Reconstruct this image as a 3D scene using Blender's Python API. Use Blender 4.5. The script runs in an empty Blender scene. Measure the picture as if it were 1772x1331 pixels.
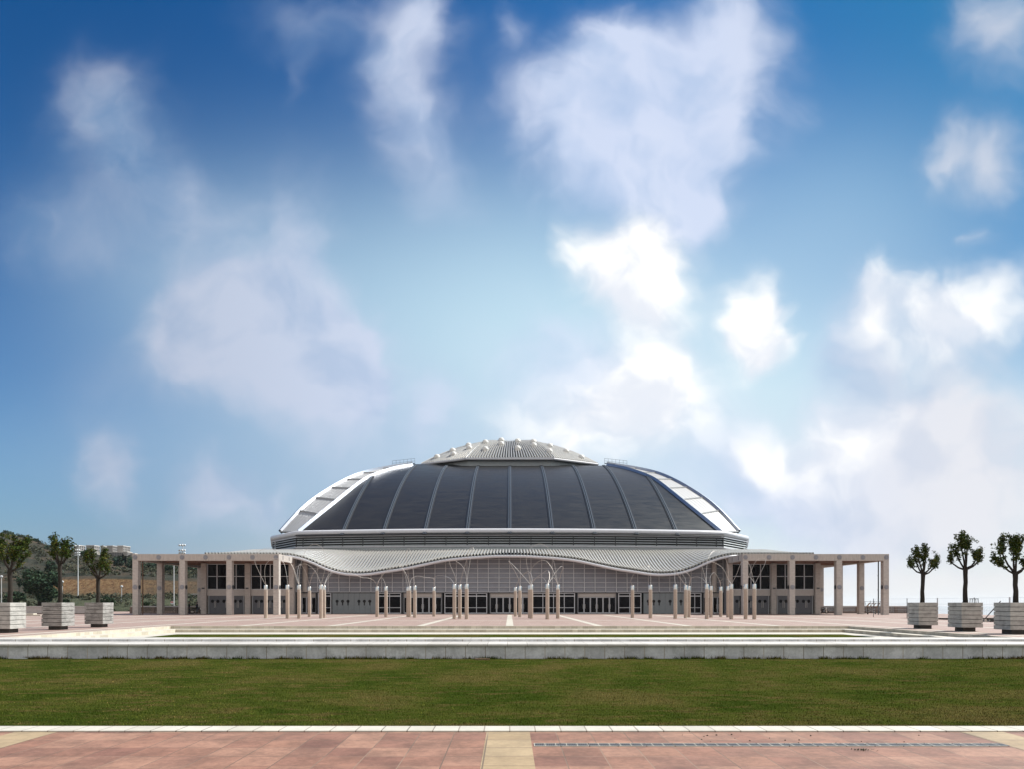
import bpy, bmesh, math, random
import numpy as np
from mathutils import Vector, Matrix
from mathutils.bvhtree import BVHTree

random.seed(7)
HAZE_D = .00005
SC = bpy.context.scene
COL = SC.collection
R = math.radians

# ------------------------------------------------------------------ camera model
F, VX, HY, EYE = 1173.0, 882.0, 1044.0, 1.75
def P(px, py, d):
    """world point at distance d that the photograph shows at pixel px, py"""
    return Vector(((px - VX) * d / F, d, EYE + (HY - py) * d / F))
def XA(px, d): return (px - VX) * d / F
def ZA(py, d): return EYE + (HY - py) * d / F

# ------------------------------------------------------------------ nodes helpers
def new_mat(name):
    m = bpy.data.materials.new(name); m.use_nodes = True
    nt = m.node_tree
    b = nt.nodes['Principled BSDF']
    return m, nt, b
def N(nt, t, **kw):
    n = nt.nodes.new(t)
    for k, v in kw.items(): setattr(n, k, v)
    return n
def L(nt, a, b): nt.links.new(a, b)
def val(nt, sock, v):
    if hasattr(v, 'is_linked') or hasattr(v, 'node'): nt.links.new(v, sock)
    else: sock.default_value = v
def math_(nt, op, a, b=None, c=None, clamp=False):
    n = N(nt, 'ShaderNodeMath', operation=op, use_clamp=clamp)
    for i, v in enumerate((a, b, c)):
        if v is not None: val(nt, n.inputs[i], v)
    return n.outputs[0]
def mixc(nt, fac, a, b, blend='MIX'):
    n = N(nt, 'ShaderNodeMix', data_type='RGBA', blend_type=blend)
    val(nt, n.inputs[0], fac)
    val(nt, n.inputs[6], a if not isinstance(a, tuple) else (*a, 1) if len(a) == 3 else a)
    val(nt, n.inputs[7], b if not isinstance(b, tuple) else (*b, 1) if len(b) == 3 else b)
    return n.outputs[2]
def ramp(nt, fac, stops):
    n = N(nt, 'ShaderNodeValToRGB')
    e = n.color_ramp.elements
    while len(e) < len(stops): e.new(0.5)
    for i, (p, c) in enumerate(stops):
        e[i].position = p; e[i].color = (*c, 1) if len(c) == 3 else c
    L(nt, fac, n.inputs[0]); return n.outputs[0]
def maprange(nt, v, a, b, c=0.0, d=1.0, smooth=True):
    n = N(nt, 'ShaderNodeMapRange', interpolation_type='SMOOTHSTEP' if smooth else 'LINEAR')
    val(nt, n.inputs[0], v)
    for i, q in enumerate((a, b, c, d)): n.inputs[i + 1].default_value = q
    return n.outputs[0]
def noise(nt, vec, scale, detail=4, rough=0.55, dim='3D'):
    n = N(nt, 'ShaderNodeTexNoise', noise_dimensions=dim)
    if vec is not None: L(nt, vec, n.inputs['Vector'])
    n.inputs['Scale'].default_value = scale; n.inputs['Detail'].default_value = detail
    n.inputs['Roughness'].default_value = rough
    return n.outputs[0]
def objco(nt): return N(nt, 'ShaderNodeTexCoord').outputs['Object']
def scaled(nt, vec, s):
    n = N(nt, 'ShaderNodeVectorMath', operation='MULTIPLY'); L(nt, vec, n.inputs[0]); n.inputs[1].default_value = s
    return n.outputs[0]
def bump(nt, b, h, strength=0.3, dist=0.02):
    n = N(nt, 'ShaderNodeBump'); n.inputs['Strength'].default_value = strength; n.inputs['Distance'].default_value = dist
    L(nt, h, n.inputs['Height']); L(nt, n.outputs[0], b.inputs['Normal'])

def M_plain(name, col, rough=0.6, metal=0.0, var=0.15, nscale=3.0, stretch=(1, 1, 1), bmp=0.0, col2=None, spec=0.5):
    m, nt, b = new_mat(name)
    co = scaled(nt, objco(nt), stretch)
    n1 = noise(nt, co, nscale, 6, 0.6)
    dark = tuple(c * (1 - var) for c in col); lite = tuple(min(1, c * (1 + var)) for c in col)
    if col2: lite = col2
    c = ramp(nt, n1, [(0.3, dark), (0.7, lite)])
    L(nt, c, b.inputs['Base Color'])
    b.inputs['Roughness'].default_value = rough; b.inputs['Metallic'].default_value = metal
    b.inputs['Specular IOR Level'].default_value = spec
    if bmp:
        n2 = noise(nt, co, nscale * 8, 4, 0.6); bump(nt, b, n2, bmp, 0.01)
    return m

def M_slabs(name, cols, mortar, w, h, msize=0.012, offset=0.0, wall=False, stain=0.25, rough=0.75, shift=(0, 0, 0), bmp=0.25, streak=0.0):
    """square or running slabs; wall=True maps (x+y, z)"""
    m, nt, b = new_mat(name)
    co = objco(nt)
    if wall:
        s = N(nt, 'ShaderNodeSeparateXYZ'); L(nt, co, s.inputs[0])
        u = math_(nt, 'ADD', s.outputs[0], s.outputs[1])
        c = N(nt, 'ShaderNodeCombineXYZ'); L(nt, u, c.inputs[0]); L(nt, s.outputs[2], c.inputs[1])
        bv = c.outputs[0]
    else: bv = co
    mp = N(nt, 'ShaderNodeVectorMath', operation='ADD'); L(nt, bv, mp.inputs[0]); mp.inputs[1].default_value = shift
    def brick(c1, c2, cm):
        br = N(nt, 'ShaderNodeTexBrick', offset=offset, squash=1.0)
        L(nt, mp.outputs[0], br.inputs['Vector'])
        br.inputs['Color1'].default_value = c1; br.inputs['Color2'].default_value = c2; br.inputs['Mortar'].default_value = cm
        br.inputs['Scale'].default_value = 1.0; br.inputs['Mortar Size'].default_value = msize
        br.inputs['Brick Width'].default_value = w; br.inputs['Row Height'].default_value = h
        br.inputs['Mortar Smooth'].default_value = 0.1
        return br
    br = brick((0, 0, 0, 1), (1, 1, 1, 1), (0.5, 0.5, 0.5, 1))
    rnd = br.outputs['Color']; fac = br.outputs['Fac']
    n1 = noise(nt, co, 1.3, 6, 0.65); n2 = noise(nt, co, 9.0, 5, 0.7)
    k = len(cols)
    base = ramp(nt, rnd, [(i / (k - 1), c) for i, c in enumerate(cols)]) if k > 1 else None
    t = math_(nt, 'ADD', math_(nt, 'MULTIPLY', n1, 0.65), math_(nt, 'MULTIPLY', n2, 0.35))
    st = maprange(nt, t, 0.36, 0.66, 1 - stain, 1 + stain * 0.7)
    sc = N(nt, 'ShaderNodeCombineColor'); [L(nt, st, sc.inputs[i]) for i in range(3)]
    c = mixc(nt, 1.0, base, sc.outputs[0], 'MULTIPLY')
    n3 = noise(nt, co, 0.5, 3, 0.5)
    mm = mixc(nt, maprange(nt, n3, 0.4, 0.6), mortar, tuple(min(1, q * 1.9) for q in mortar))
    c = mixc(nt, fac, c, mm)
    L(nt, c, b.inputs['Base Color']); b.inputs['Roughness'].default_value = rough
    h1 = math_(nt, 'SUBTRACT', math_(nt, 'MULTIPLY', n2, 0.25), fac)
    bump(nt, b, h1, bmp, 0.01)
    return m

# ------------------------------------------------------------------ materials
MAT = {}
MAT['plaza'] = M_slabs('plaza_paving', [(.315, .215, .18), (.35, .25, .212), (.30, .205, .168)], (.25, .18, .155), .845, .845, .014, stain=.16)
MAT['pave'] = M_slabs('red_slab_paving', [(.25, .120, .080), (.315, .170, .115), (.20, .094, .066), (.275, .14, .092)], (.13, .085, .06), .655, .655, .010,
                      shift=(.41, .02, 0), stain=.34, bmp=.5)
MAT['cream_pave'] = M_slabs('cream_slab_paving', [(.33, .235, .135), (.37, .275, .165), (.30, .215, .125)], (.15, .11, .075), .84, .655, .013, shift=(.42, .02, 0), stain=.2)
MAT['stripe'] = M_slabs('pale_stone_stripe', [(.50, .46, .39), (.55, .51, .43)], (.28, .24, .2), .6, .6, .01, shift=(.3, 0, 0), stain=.12)
MAT['kerb'] = M_slabs('kerb_stone', [(.50, .47, .40), (.56, .53, .46), (.45, .42, .36)], (.13, .11, .09), .50, 5.0, .012, shift=(0, 1.3, 0), stain=.12)
MAT['step'] = M_slabs('step_stone', [(.50, .44, .35), (.60, .54, .44), (.42, .37, .29), (.56, .50, .41)], (.30, .26, .20), .42, .42, .012, wall=True, stain=.12, shift=(0, .0, 0))
MAT['tread'] = M_plain('tread_stone', (.52, .48, .41), .75, var=.1, nscale=1.5, bmp=.1)
MAT['wallslab'] = M_slabs('grey_wall_slab', [(.54, .545, .555), (.60, .605, .61), (.48, .487, .50), (.57, .573, .58)], (.22, .19, .15), .895, 3.0, .016, wall=True, stain=.26, shift=(.2, 1.2, 0), bmp=.4)
MAT['coping'] = M_slabs('coping_stone', [(.48, .455, .42), (.55, .525, .49), (.44, .415, .38)], (.2, .18, .15), .895, 8.0, .012, stain=.12, shift=(.1, 3, 0))
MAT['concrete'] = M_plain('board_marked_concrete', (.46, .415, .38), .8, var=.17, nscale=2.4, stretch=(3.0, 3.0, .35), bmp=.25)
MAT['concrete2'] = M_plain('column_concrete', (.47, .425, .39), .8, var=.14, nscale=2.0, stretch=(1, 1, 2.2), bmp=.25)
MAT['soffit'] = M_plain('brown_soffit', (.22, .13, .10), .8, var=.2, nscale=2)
MAT['post'] = M_plain('beige_stone', (.44, .36, .295), .75, var=.13, nscale=4, bmp=.15)
MAT['steel'] = M_plain('polished_steel', (.74, .70, .65), .34, metal=1.0, var=.06)
MAT['cable'] = M_plain('steel_cable', (.62, .57, .52), .4, metal=.4, var=.05)
MAT['white_metal'] = M_plain('pale_painted_metal', (.60, .60, .63), .45, var=.05, nscale=2, spec=.5)
MAT['cream_metal'] = M_plain('cream_ridged_sheet', (.64, .62, .58), .42, var=.08, nscale=1.2, metal=.62)
MAT['valley_metal'] = M_plain('shade_painted_valley_sheet', (.035, .043, .052), .6, var=.15, nscale=1.2)  # near-black colour stands in for the seam shadow between ridges
MAT['rib_steel'] = M_plain('brushed_rib_steel', (.46, .48, .53), .38, metal=.9, var=.06)
MAT['strip_metal'] = M_plain('pale_strip_sheet', (.42, .415, .41), .5, var=.07, nscale=1.2)
MAT['louvre'] = M_plain('louvre_slat_metal', (.38, .41, .42), .45, var=.08, nscale=2)
MAT['black'] = M_plain('dark_void', (.010, .010, .012), .8, var=.3)
MAT['dark_metal'] = M_plain('dark_metal', (.04, .043, .05), .5, var=.2)
MAT['rail_metal'] = M_plain('rail_metal', (.085, .105, .13), .4, var=.2, nscale=6)
MAT['facade'] = M_plain('grey_sheet_panel', (.245, .255, .29), .42, var=.09, nscale=1.0)
MAT['frame'] = M_plain('window_frame_metal', (.60, .61, .64), .45, var=.05)
MAT['lintel'] = M_plain('beige_lintel_panel', (.50, .46, .43), .7, var=.06)
MAT['door'] = M_plain('slate_grey_door', (.10, .105, .12), .5, var=.07)
MAT['shutter'] = M_plain('blue_grey_panel', (.22, .245, .26), .5, var=.06)
MAT['disc'] = M_plain('grey_lamp_disc', (.25, .25, .275), .5, var=.1)
MAT['bark'] = M_plain('tree_bark', (.020, .014, .009), .9, var=.45, nscale=9, stretch=(1, 1, .3), bmp=.8)
MAT['soil'] = M_plain('dark_soil', (.05, .035, .025), .95, var=.3, nscale=12)
MAT['white_paint'] = M_plain('white_painted_steel', (.52, .54, .56), .5, var=.04)
MAT['pale_wall'] = M_plain('pale_render_wall', (.30, .28, .265), .85, var=.12, nscale=.3)
MAT['bright_wall'] = M_plain('light_render_wall', (.62, .57, .52), .85, var=.1, nscale=.3)
MAT['openwork'] = M_plain('openwork_block', (.16, .12, .10), .85, var=.2, nscale=3)
MAT['grey_cap'] = M_plain('grey_capstone', (.40, .38, .37), .8, var=.1)
MAT['rust'] = M_plain('rusty_steel', (.17, .10, .06), .8, var=.4, nscale=20)
MAT['grate'] = M_plain('grey_iron_grate', (.10, .108, .118), .55, var=.25, nscale=6, metal=.3)
MAT['plinth'] = M_plain('dark_concrete_plinth', (.07, .062, .055), .85, var=.2)
MAT['cloth_dark'] = M_plain('dark_cloth', (.02, .02, .025), .9, var=.3)
MAT['cloth_blue'] = M_plain('dark_blue_cloth', (.025, .03, .05), .9, var=.3)
MAT['skin'] = M_plain('skin', (.36, .22, .16), .6, var=.08)
MAT['hair'] = M_plain('dark_hair', (.015, .011, .009), .6, var=.3)
MAT['rubber'] = M_plain('black_rubber', (.015, .015, .015), .8, var=.2)
MAT['red_paint'] = M_plain('red_paint', (.45, .03, .03), .5, var=.1)
MAT['skylight'] = M_plain('white_skylight_dome', (.74, .72, .68), .35, var=.05)

def M_dark_panel():
    m, nt, b = new_mat('dark_roof_panel')
    co = objco(nt)
    n1 = noise(nt, scaled(nt, co, (.25, 1.6, 1.6)), 1.1, 7, .62)
    n2 = noise(nt, scaled(nt, co, (.06, .06, .06)), 1.0, 3, .5)
    n3 = noise(nt, scaled(nt, co, (1.2, 5, 5)), 3.0, 3, .7)
    c = ramp(nt, n1, [(.3, (.016, .0157, .016)), (.72, (.031, .030, .030))])
    sp = maprange(nt, n3, .70, .78)
    c = mixc(nt, math_(nt, 'MULTIPLY', sp, .6), c, (.12, .12, .125))
    s = N(nt, 'ShaderNodeSeparateXYZ'); L(nt, co, s.inputs[0])
    # sheet joint half-way up
    j = math_(nt, 'ABSOLUTE', math_(nt, 'SUBTRACT', s.outputs[2], 9.4))
    c = mixc(nt, maprange(nt, j, .05, .16, .6, 0), c, (.008, .009, .012))
    L(nt, c, b.inputs['Base Color'])
    L(nt, maprange(nt, n1, .3, .7, .36, .46), b.inputs['Roughness'])
    b.inputs['Specular IOR Level'].default_value = .36
    bump(nt, b, n2, .04, .3)
    return m
MAT['panel'] = M_dark_panel()

def M_glass(name, col=(.006, .006, .008)):
    m, nt, b = new_mat(name)
    n = noise(nt, objco(nt), .6, 4, .7)
    c = ramp(nt, n, [(.4, col), (.8, tuple(q * 2.5 for q in col))])
    L(nt, c, b.inputs['Base Color']); b.inputs['Roughness'].default_value = .06
    b.inputs['Specular IOR Level'].default_value = .05
    return m
MAT['glass'] = M_glass('dark_window_glass')

def M_wood(name, c1, c2, warm=0.0):
    m, nt, b = new_mat(name)
    co = objco(nt)
    info = N(nt, 'ShaderNodeObjectInfo')
    off = N(nt, 'ShaderNodeVectorMath', operation='ADD'); L(nt, co, off.inputs[0])
    cb = N(nt, 'ShaderNodeCombineXYZ'); L(nt, math_(nt, 'MULTIPLY', info.outputs['Random'], 37.0), cb.inputs[2])
    L(nt, cb.outputs[0], off.inputs[1])
    n1 = noise(nt, scaled(nt, off.outputs[0], (1.2, 1.2, 22)), 2.0, 7, .68)
    n2 = noise(nt, off.outputs[0], 2.2, 4, .6)
    c = ramp(nt, n1, [(.3, c1), (.68, c2)])
    k = maprange(nt, n2, .42, .7)
    c = mixc(nt, math_(nt, 'MULTIPLY', k, .4), c, tuple(q * .45 for q in c1))
    L(nt, c, b.inputs['Base Color']); b.inputs['Roughness'].default_value = .85
    bump(nt, b, n1, .5, .01)
    return m
MAT['wood'] = M_wood('weathered_grey_boards', (.27, .262, .245), (.58, .56, .52))
MAT['wood_dark'] = M_wood('dark_stained_boards', (.11, .10, .09), (.50, .485, .46))

def M_leaf(name, cols, trans=.25):
    m, nt, b = new_mat(name)
    g = N(nt, 'ShaderNodeNewGeometry')
    c = ramp(nt, g.outputs['Random Per Island'], [(i / max(1, len(cols) - 1), q) for i, q in enumerate(cols)])
    L(nt, c, b.inputs['Base Color']); b.inputs['Roughness'].default_value = .55
    b.inputs['Specular IOR Level'].default_value = .04
    return m
MAT['leaf'] = M_leaf('citrus_leaf', [(.018, .032, .008), (.032, .055, .012), (.052, .082, .018), (.042, .068, .014), (.12, .10, .02), (.034, .06, .014)])
MAT['leaf_dark'] = M_leaf('dark_oak_leaf', [(.014, .030, .020), (.024, .046, .028), (.035, .062, .036), (.05, .08, .042)])
MAT['leaf_pine'] = M_leaf('pine_leaf', [(.028, .050, .040), (.042, .070, .052), (.06, .09, .062), (.05, .085, .05)])
MAT['leaf_cyp'] = M_leaf('cypress_leaf', [(.008, .014, .014), (.016, .026, .022)])
MAT['leaf_scrub'] = M_leaf('scrub_leaf', [(.035, .045, .035), (.05, .06, .04), (.075, .08, .05), (.09, .08, .05), (.04, .06, .05)])
MAT['blade'] = M_leaf('grass_blade', [(.045, .075, .005), (.07, .10, .009), (.11, .11, .02), (.05, .09, .008), (.22, .17, .07), (.02, .036, .003)])

def turf_tint(nt):
    g = N(nt, 'ShaderNodeNewGeometry'); ps = g.outputs['Position']
    n1 = noise(nt, ps, .30, 5, .6); n2 = noise(nt, scaled(nt, ps, (.55, 1.5, 0)), 1.5, 6, .68); n4 = noise(nt, scaled(nt, ps, (.30, 2.0, 0)), 3.0, 5, .7)
    c = ramp(nt, n1, [(.38, (.052, .078, .012)), (.5, (.088, .103, .020)), (.62, (.142, .118, .038))])
    c = mixc(nt, maprange(nt, n2, .50, .63, 0, .85), c, (.150, .108, .042))
    c = mixc(nt, maprange(nt, n2, .46, .32, 0, .6), c, (.030, .050, .009))
    return mixc(nt, maprange(nt, n4, .48, .66, 0, .55), c, (.022, .032, .007)), g
def M_lawn():
    m, nt, b = new_mat('mown_lawn')
    co = objco(nt)
    c, g = turf_tint(nt)
    n3 = noise(nt, co, 26, 4, .8); n2 = noise(nt, co, 6, 4, .7)
    c = mixc(nt, maprange(nt, n3, .35, .66, .8, 0), c, (.012, .022, .001))
    L(nt, c, b.inputs['Base Color']); b.inputs['Roughness'].default_value = 1.0
    b.inputs['Specular IOR Level'].default_value = .0
    h = math_(nt, 'ADD', n3, n2); bump(nt, b, h, .9, .05)
    return m
def M_blade():
    m, nt, b = new_mat('grass_blade')
    c, g = turf_tint(nt)
    k = ramp(nt, g.outputs['Random Per Island'], [(0, (.35, .35, .35)), (.45, (.85, .85, .85)), (.8, (1.3, 1.3, 1.2)), (.90, (1.5, 1.4, 1.4)), (1, (3.2, 2.7, 2.6))])
    c = mixc(nt, 1.0, c, k, 'MULTIPLY')
    L(nt, c, b.inputs['Base Color']); b.inputs['Roughness'].default_value = 1.0
    b.inputs['Specular IOR Level'].default_value = .0
    return m
MAT['blade'] = M_blade()
MAT['lawn'] = M_lawn()

def M_hill():
    m, nt, b = new_mat('dry_hillside')
    co = objco(nt)
    g = N(nt, 'ShaderNodeNewGeometry')
    s = N(nt, 'ShaderNodeSeparateXYZ'); L(nt, g.outputs['Normal'], s.inputs[0])
    ps = N(nt, 'ShaderNodeSeparateXYZ'); L(nt, g.outputs['Position'], ps.inputs[0])
    n1 = noise(nt, scaled(nt, co, (1, 1, 2.5)), .035, 7, .66); n2 = noise(nt, scaled(nt, co, (1, .5, 1.3)), .8, 5, .75)
    dry = ramp(nt, n1, [(.34, (.026, .035, .027)), (.5, (.050, .047, .036)), (.62, (.090, .064, .042)), (.75, (.032, .039, .031))])
    cut = ramp(nt, n2, [(.32, (.045, .03, .016)), (.46, (.17, .085, .037)), (.60, (.26, .165, .078)), (.74, (.075, .052, .03))])
    n3 = noise(nt, scaled(nt, co, (1, 1, 1.0)), .05, 5, .6)
    green = ramp(nt, n2, [(.35, (.04, .05, .03)), (.65, (.09, .095, .055))])
    steep = maprange(nt, s.outputs[2], .95, .90)
    steep = math_(nt, 'MULTIPLY', steep, maprange(nt, n3, .30, .46))
    low = maprange(nt, ps.outputs[2], 3.2, 5.5)
    c = mixc(nt, steep, dry, cut)
    c = mixc(nt, low, green, c)
    L(nt, c, b.inputs['Base Color']); b.inputs['Roughness'].default_value = .95
    b.inputs['Specular IOR Level'].default_value = .1
    bump(nt, b, n2, .8, 1.2)
    return m
MAT['hill'] = M_hill()
MAT['ground'] = M_plain('dusty_ground', (.20, .17, .13), .95, var=.25, nscale=.05)

def M_sea():
    m, nt, b = new_mat('sea_water')
    co = objco(nt)
    n = noise(nt, scaled(nt, co, (1, 1, 1)), .05, 6, .6)
    b.inputs['Base Color'].default_value = (.10, .17, .22, 1); b.inputs['Roughness'].default_value = .08
    bump(nt, b, n, .04, .3)
    return m
MAT['sea'] = M_sea()

# ------------------------------------------------------------------ mesh builder
WORLD = {}
def wloc(o): return WORLD.get(o.name, Vector((0, 0, 0))) if o is not None else Vector((0, 0, 0))
def tag(o, label=None, cat=None, group=None, kind=None):
    if label: o['label'] = label
    if cat: o['category'] = cat
    if group: o['group'] = group
    if kind: o['kind'] = kind
    return o
def empty(name, loc, label, cat, group=None):
    o = bpy.data.objects.new(name, None); COL.objects.link(o)
    o.location = loc; o.empty_display_size = .5
    WORLD[o.name] = Vector(loc)
    return tag(o, label, cat, group, 'thing')

class MB:
    def __init__(s): s.v = []; s.f = []; s.mi = []; s.cur = 0
    def mat(s, i): s.cur = i; return s
    def face(s, *idx): s.f.append(tuple(idx)); s.mi.append(s.cur)
    def poly(s, pts):
        n = len(s.v); s.v.extend(Vector(p) for p in pts); s.face(*range(n, n + len(pts)))
    def box(s, x0, x1, y0, y1, z0, z1):
        n = len(s.v)
        for z in (z0, z1):
            s.v.extend((Vector((x0, y0, z)), Vector((x1, y0, z)), Vector((x1, y1, z)), Vector((x0, y1, z))))
        for q in ((3, 2, 1, 0), (4, 5, 6, 7), (0, 1, 5, 4), (1, 2, 6, 5), (2, 3, 7, 6), (3, 0, 4, 7)): s.face(*(n + i for i in q))
        return s
    def bar(s, a, b, w, h=None, up=Vector((0, 0, 1))):
        """rectangular bar from a to b"""
        a, b = Vector(a), Vector(b); h = h or w
        d = (b - a).normalized()
        if abs(d.dot(up)) > .98: up = Vector((0, 1, 0))
        x = d.cross(up).normalized(); y = x.cross(d).normalized()
        n = len(s.v)
        for q in (a, b):
            for i, j in ((-1, -1), (1, -1), (1, 1), (-1, 1)): s.v.append(q + x * (w / 2 * i) + y * (h / 2 * j))
        for q in ((3, 2, 1, 0), (4, 5, 6, 7), (0, 1, 5, 4), (1, 2, 6, 5), (2, 3, 7, 6), (3, 0, 4, 7)): s.face(*(n + i for i in q))
        return s
    def tube(s, pts, r, n=8, caps=True):
        pts = [Vector(p) for p in pts]
        rr = r if isinstance(r, (list, tuple)) else [r] * len(pts)
        base = len(s.v); ref = None
        for i, p in enumerate(pts):
            d = (pts[min(i + 1, len(pts) - 1)] - pts[max(i - 1, 0)]).normalized()
            if ref is None:
                ref = Vector((0, 0, 1)) if abs(d.z) < .9 else Vector((1, 0, 0))
            x = d.cross(ref)
            if x.length < 1e-4: x = d.cross(Vector((0, 1, 0)))
            x.normalize(); y = d.cross(x).normalized(); ref = x.cross(d).normalized()
            for k in range(n):
                a = 2 * math.pi * k / n
                s.v.append(p + x * (rr[i] * math.cos(a)) + y * (rr[i] * math.sin(a)))
        for i in range(len(pts) - 1):
            for k in range(n):
                a = base + i * n + k; b = base + i * n + (k + 1) % n
                s.face(a, b, b + n, a + n)
        if caps:
            s.face(*[base + k for k in range(n)][::-1]); e = base + (len(pts) - 1) * n
            s.face(*[e + k for k in range(n)])
        return s
    def lathe(s, c, prof, n=24):
        """prof = [(r,z)...] about vertical axis through c"""
        c = Vector(c); base = len(s.v)
        for r, z in prof:
            for k in range(n):
                a = 2 * math.pi * k / n; s.v.append(c + Vector((r * math.cos(a), r * math.sin(a), z)))
        for i in range(len(prof) - 1):
            for k in range(n):
                a = base + i * n + k; b = base + i * n + (k + 1) % n
                s.face(a, b, b + n, a + n)
        s.face(*[base + k for k in range(n)][::-1]); e = base + (len(prof) - 1) * n
        s.face(*[e + k for k in range(n)])
        return s
    def grid(s, rows):
        """rows of equal-length point lists"""
        base = len(s.v); m = len(rows[0])
        for r in rows: s.v.extend(Vector(p) for p in r)
        for i in range(len(rows) - 1):
            for j in range(m - 1):
                a = base + i * m + j; s.face(a, a + 1, a + m + 1, a + m)
        return s
    def prism_y(s, pts, y0, y1):
        """polygon in x,z extruded from y0 to y1"""
        n = len(s.v); k = len(pts)
        for y in (y0, y1): s.v.extend(Vector((x, y, z)) for x, z in pts)
        s.face(*range(n, n + k)); s.face(*reversed(range(n + k, n + 2 * k)))
        for i in range(k):
            j = (i + 1) % k; s.face(n + j, n + i, n + k + i, n + k + j)
        return s
    def build(s, name, mats, parent=None, smooth=False, bevel=0.0, label=None, fix=True, origin=None):
        me = bpy.data.meshes.new(name)
        w = wloc(parent) if parent is not None else Vector((0, 0, 0))
        if origin is not None: w = Vector(origin)
        me.from_pydata([v - w for v in s.v], [], s.f)
        if not isinstance(mats, (list, tuple)): mats = [mats]
        for m in mats: me.materials.append(MAT[m] if isinstance(m, str) else m)
        if len(mats) > 1: me.polygons.foreach_set('material_index', s.mi)
        if fix:
            bm = bmesh.new(); bm.from_mesh(me); bmesh.ops.recalc_face_normals(bm, faces=bm.faces); bm.to_mesh(me); bm.free()
        if smooth:
            me.polygons.foreach_set('use_smooth', [True] * len(me.polygons))
            try: me.set_sharp_from_angle(angle=R(40))
            except Exception: pass
        me.update()
        o = bpy.data.objects.new(name, me); COL.objects.link(o)
        if parent is not None:
            o.parent = parent; WORLD[o.name] = wloc(parent)
        if origin is not None:
            o.location = w; WORLD[o.name] = w
        if bevel:
            b = o.modifiers.new('edge', 'BEVEL'); b.width = bevel; b.segments = 2; b.limit_method = 'ANGLE'; b.angle_limit = R(40)
        if label: o['label'] = label
        return o

def copy_tree(o, loc=None, parent=None):
    c = o.copy(); COL.objects.link(c)
    if parent is not None: c.parent = parent
    if loc is not None: c.location = loc
    for ch in list(o.children): copy_tree(ch, None, c)
    return c
def interp(tab, x):
    if x <= tab[0][0]: return tab[0][1]
    for (a, b), (c, d) in zip(tab, tab[1:]):
        if x <= c: return b + (d - b) * (x - a) / (c - a)
    return tab[-1][1]
def smooth_interp(tab, x):
    """Catmull-Rom on a table"""
    n = len(tab)
    if x <= tab[0][0]: return tab[0][1]
    if x >= tab[-1][0]: return tab[-1][1]
    for i in range(n - 1):
        if x <= tab[i + 1][0]: break
    x0, y0 = tab[i]; x1, y1 = tab[i + 1]
    m0 = (tab[min(i + 1, n - 1)][1] - tab[max(i - 1, 0)][1]) / max(1e-6, tab[min(i + 1, n - 1)][0] - tab[max(i - 1, 0)][0])
    m1 = (tab[min(i + 2, n - 1)][1] - tab[i][1]) / max(1e-6, tab[min(i + 2, n - 1)][0] - tab[i][0])
    h = x1 - x0; t = (x - x0) / h
    return (2*t**3-3*t*t+1)*y0 + (t**3-2*t*t+t)*h*m0 + (-2*t**3+3*t*t)*y1 + (t**3-t*t)*h*m1
def catmull(pts, sub=6):
    pts = [Vector(p) for p in pts]; out = []
    for i in range(len(pts) - 1):
        p0 = pts[max(i - 1, 0)]; p1 = pts[i]; p2 = pts[i + 1]; p3 = pts[min(i + 2, len(pts) - 1)]
        for k in range(sub):
            t = k / sub
            out.append(.5 * ((2 * p1) + (p2 - p0) * t + (2 * p0 - 5 * p1 + 4 * p2 - p3) * t * t + (3 * p1 - p0 - 3 * p2 + p3) * t ** 3))
    out.append(pts[-1]); return out
#==SETTING==
# ------------------------------------------------------------------ setting: ground, plaza, lawn, steps
GZ = -.77                       # foreground level
def sheet(name, rects, z, mat, kind='structure', label=None, cat=None):
    b = MB()
    for x0, x1, y0, y1 in rects: b.poly([(x0, y0, z), (x1, y0, z), (x1, y1, z), (x0, y1, z)])
    return tag(b.build(name, mat, fix=False), label, cat, None, kind)

# land: one sheet, flat under everything, falling to the sea on the right
def land():
    xs = [-6000, -2500, -1200, -600, -300, -120, -60, 0, 30, 44.9, 45.4, 52, 60, 64, 70, 84, 110, 160, 300]
    ys = [-3000, -600, -100, -20, 10, 30, 60, 77, 79, 100, 120, 160, 210, 260, 400, 700, 1500, 4000, 9000]
    rows = []
    for y in ys:
        r = []
        for x in xs:
            edge = 45.0 if y < 78 else 69.0
            z = -1.2
            if x > edge: z = max(-46.0, -1.2 - (x - edge) * .9 - 2.0)
            r.append((x, y, z))
        rows.append(r)
    b = MB().grid(rows)
    return tag(b.build('ground', 'ground', fix=False), None, None, None, 'structure')
land()
b = MB(); b.poly([(-2000, -3000, -45), (9000, -3000, -45), (9000, 9000, -45), (-2000, 9000, -45)])
tag(b.build('sea', 'sea', fix=False), kind='structure')

sheet('plaza', [(-120, -25.4, 34.2, 50.8), (25.4, 44.7, 34.2, 50.8), (-120, 44.7, 50.8, 78), (-120, 68, 78, 135)], 0, 'plaza')
b = MB()
for k in range(-9, 7):
    x = 6.76 * k; hw = .29
    if abs(x) < 25: y0 = 51.2
    else: y0 = 34.3
    b.poly([(x - hw, y0, .004), (x + hw, y0, .004), (x + hw, 97, .004), (x - hw, 97, .004)])
for y in (66.0, 88.0):
    for k in range(-9, 6):
        b.poly([(6.76 * k + .29, y - .29, .004), (6.76 * (k + 1) - .29, y - .29, .004), (6.76 * (k + 1) - .29, y + .29, .004), (6.76 * k + .29, y + .29, .004)])
tag(b.build('paving_stripe', 'stripe', fix=False), kind='structure')
# plaza side faces
b = MB().box(44.5, 44.72, 34.2, 78, -1.4, -.004); b.box(67.8, 68.05, 78, 135, -1.4, -.004)
tag(b.build('plaza_edge', 'grey_cap', fix=False), kind='structure')

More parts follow.
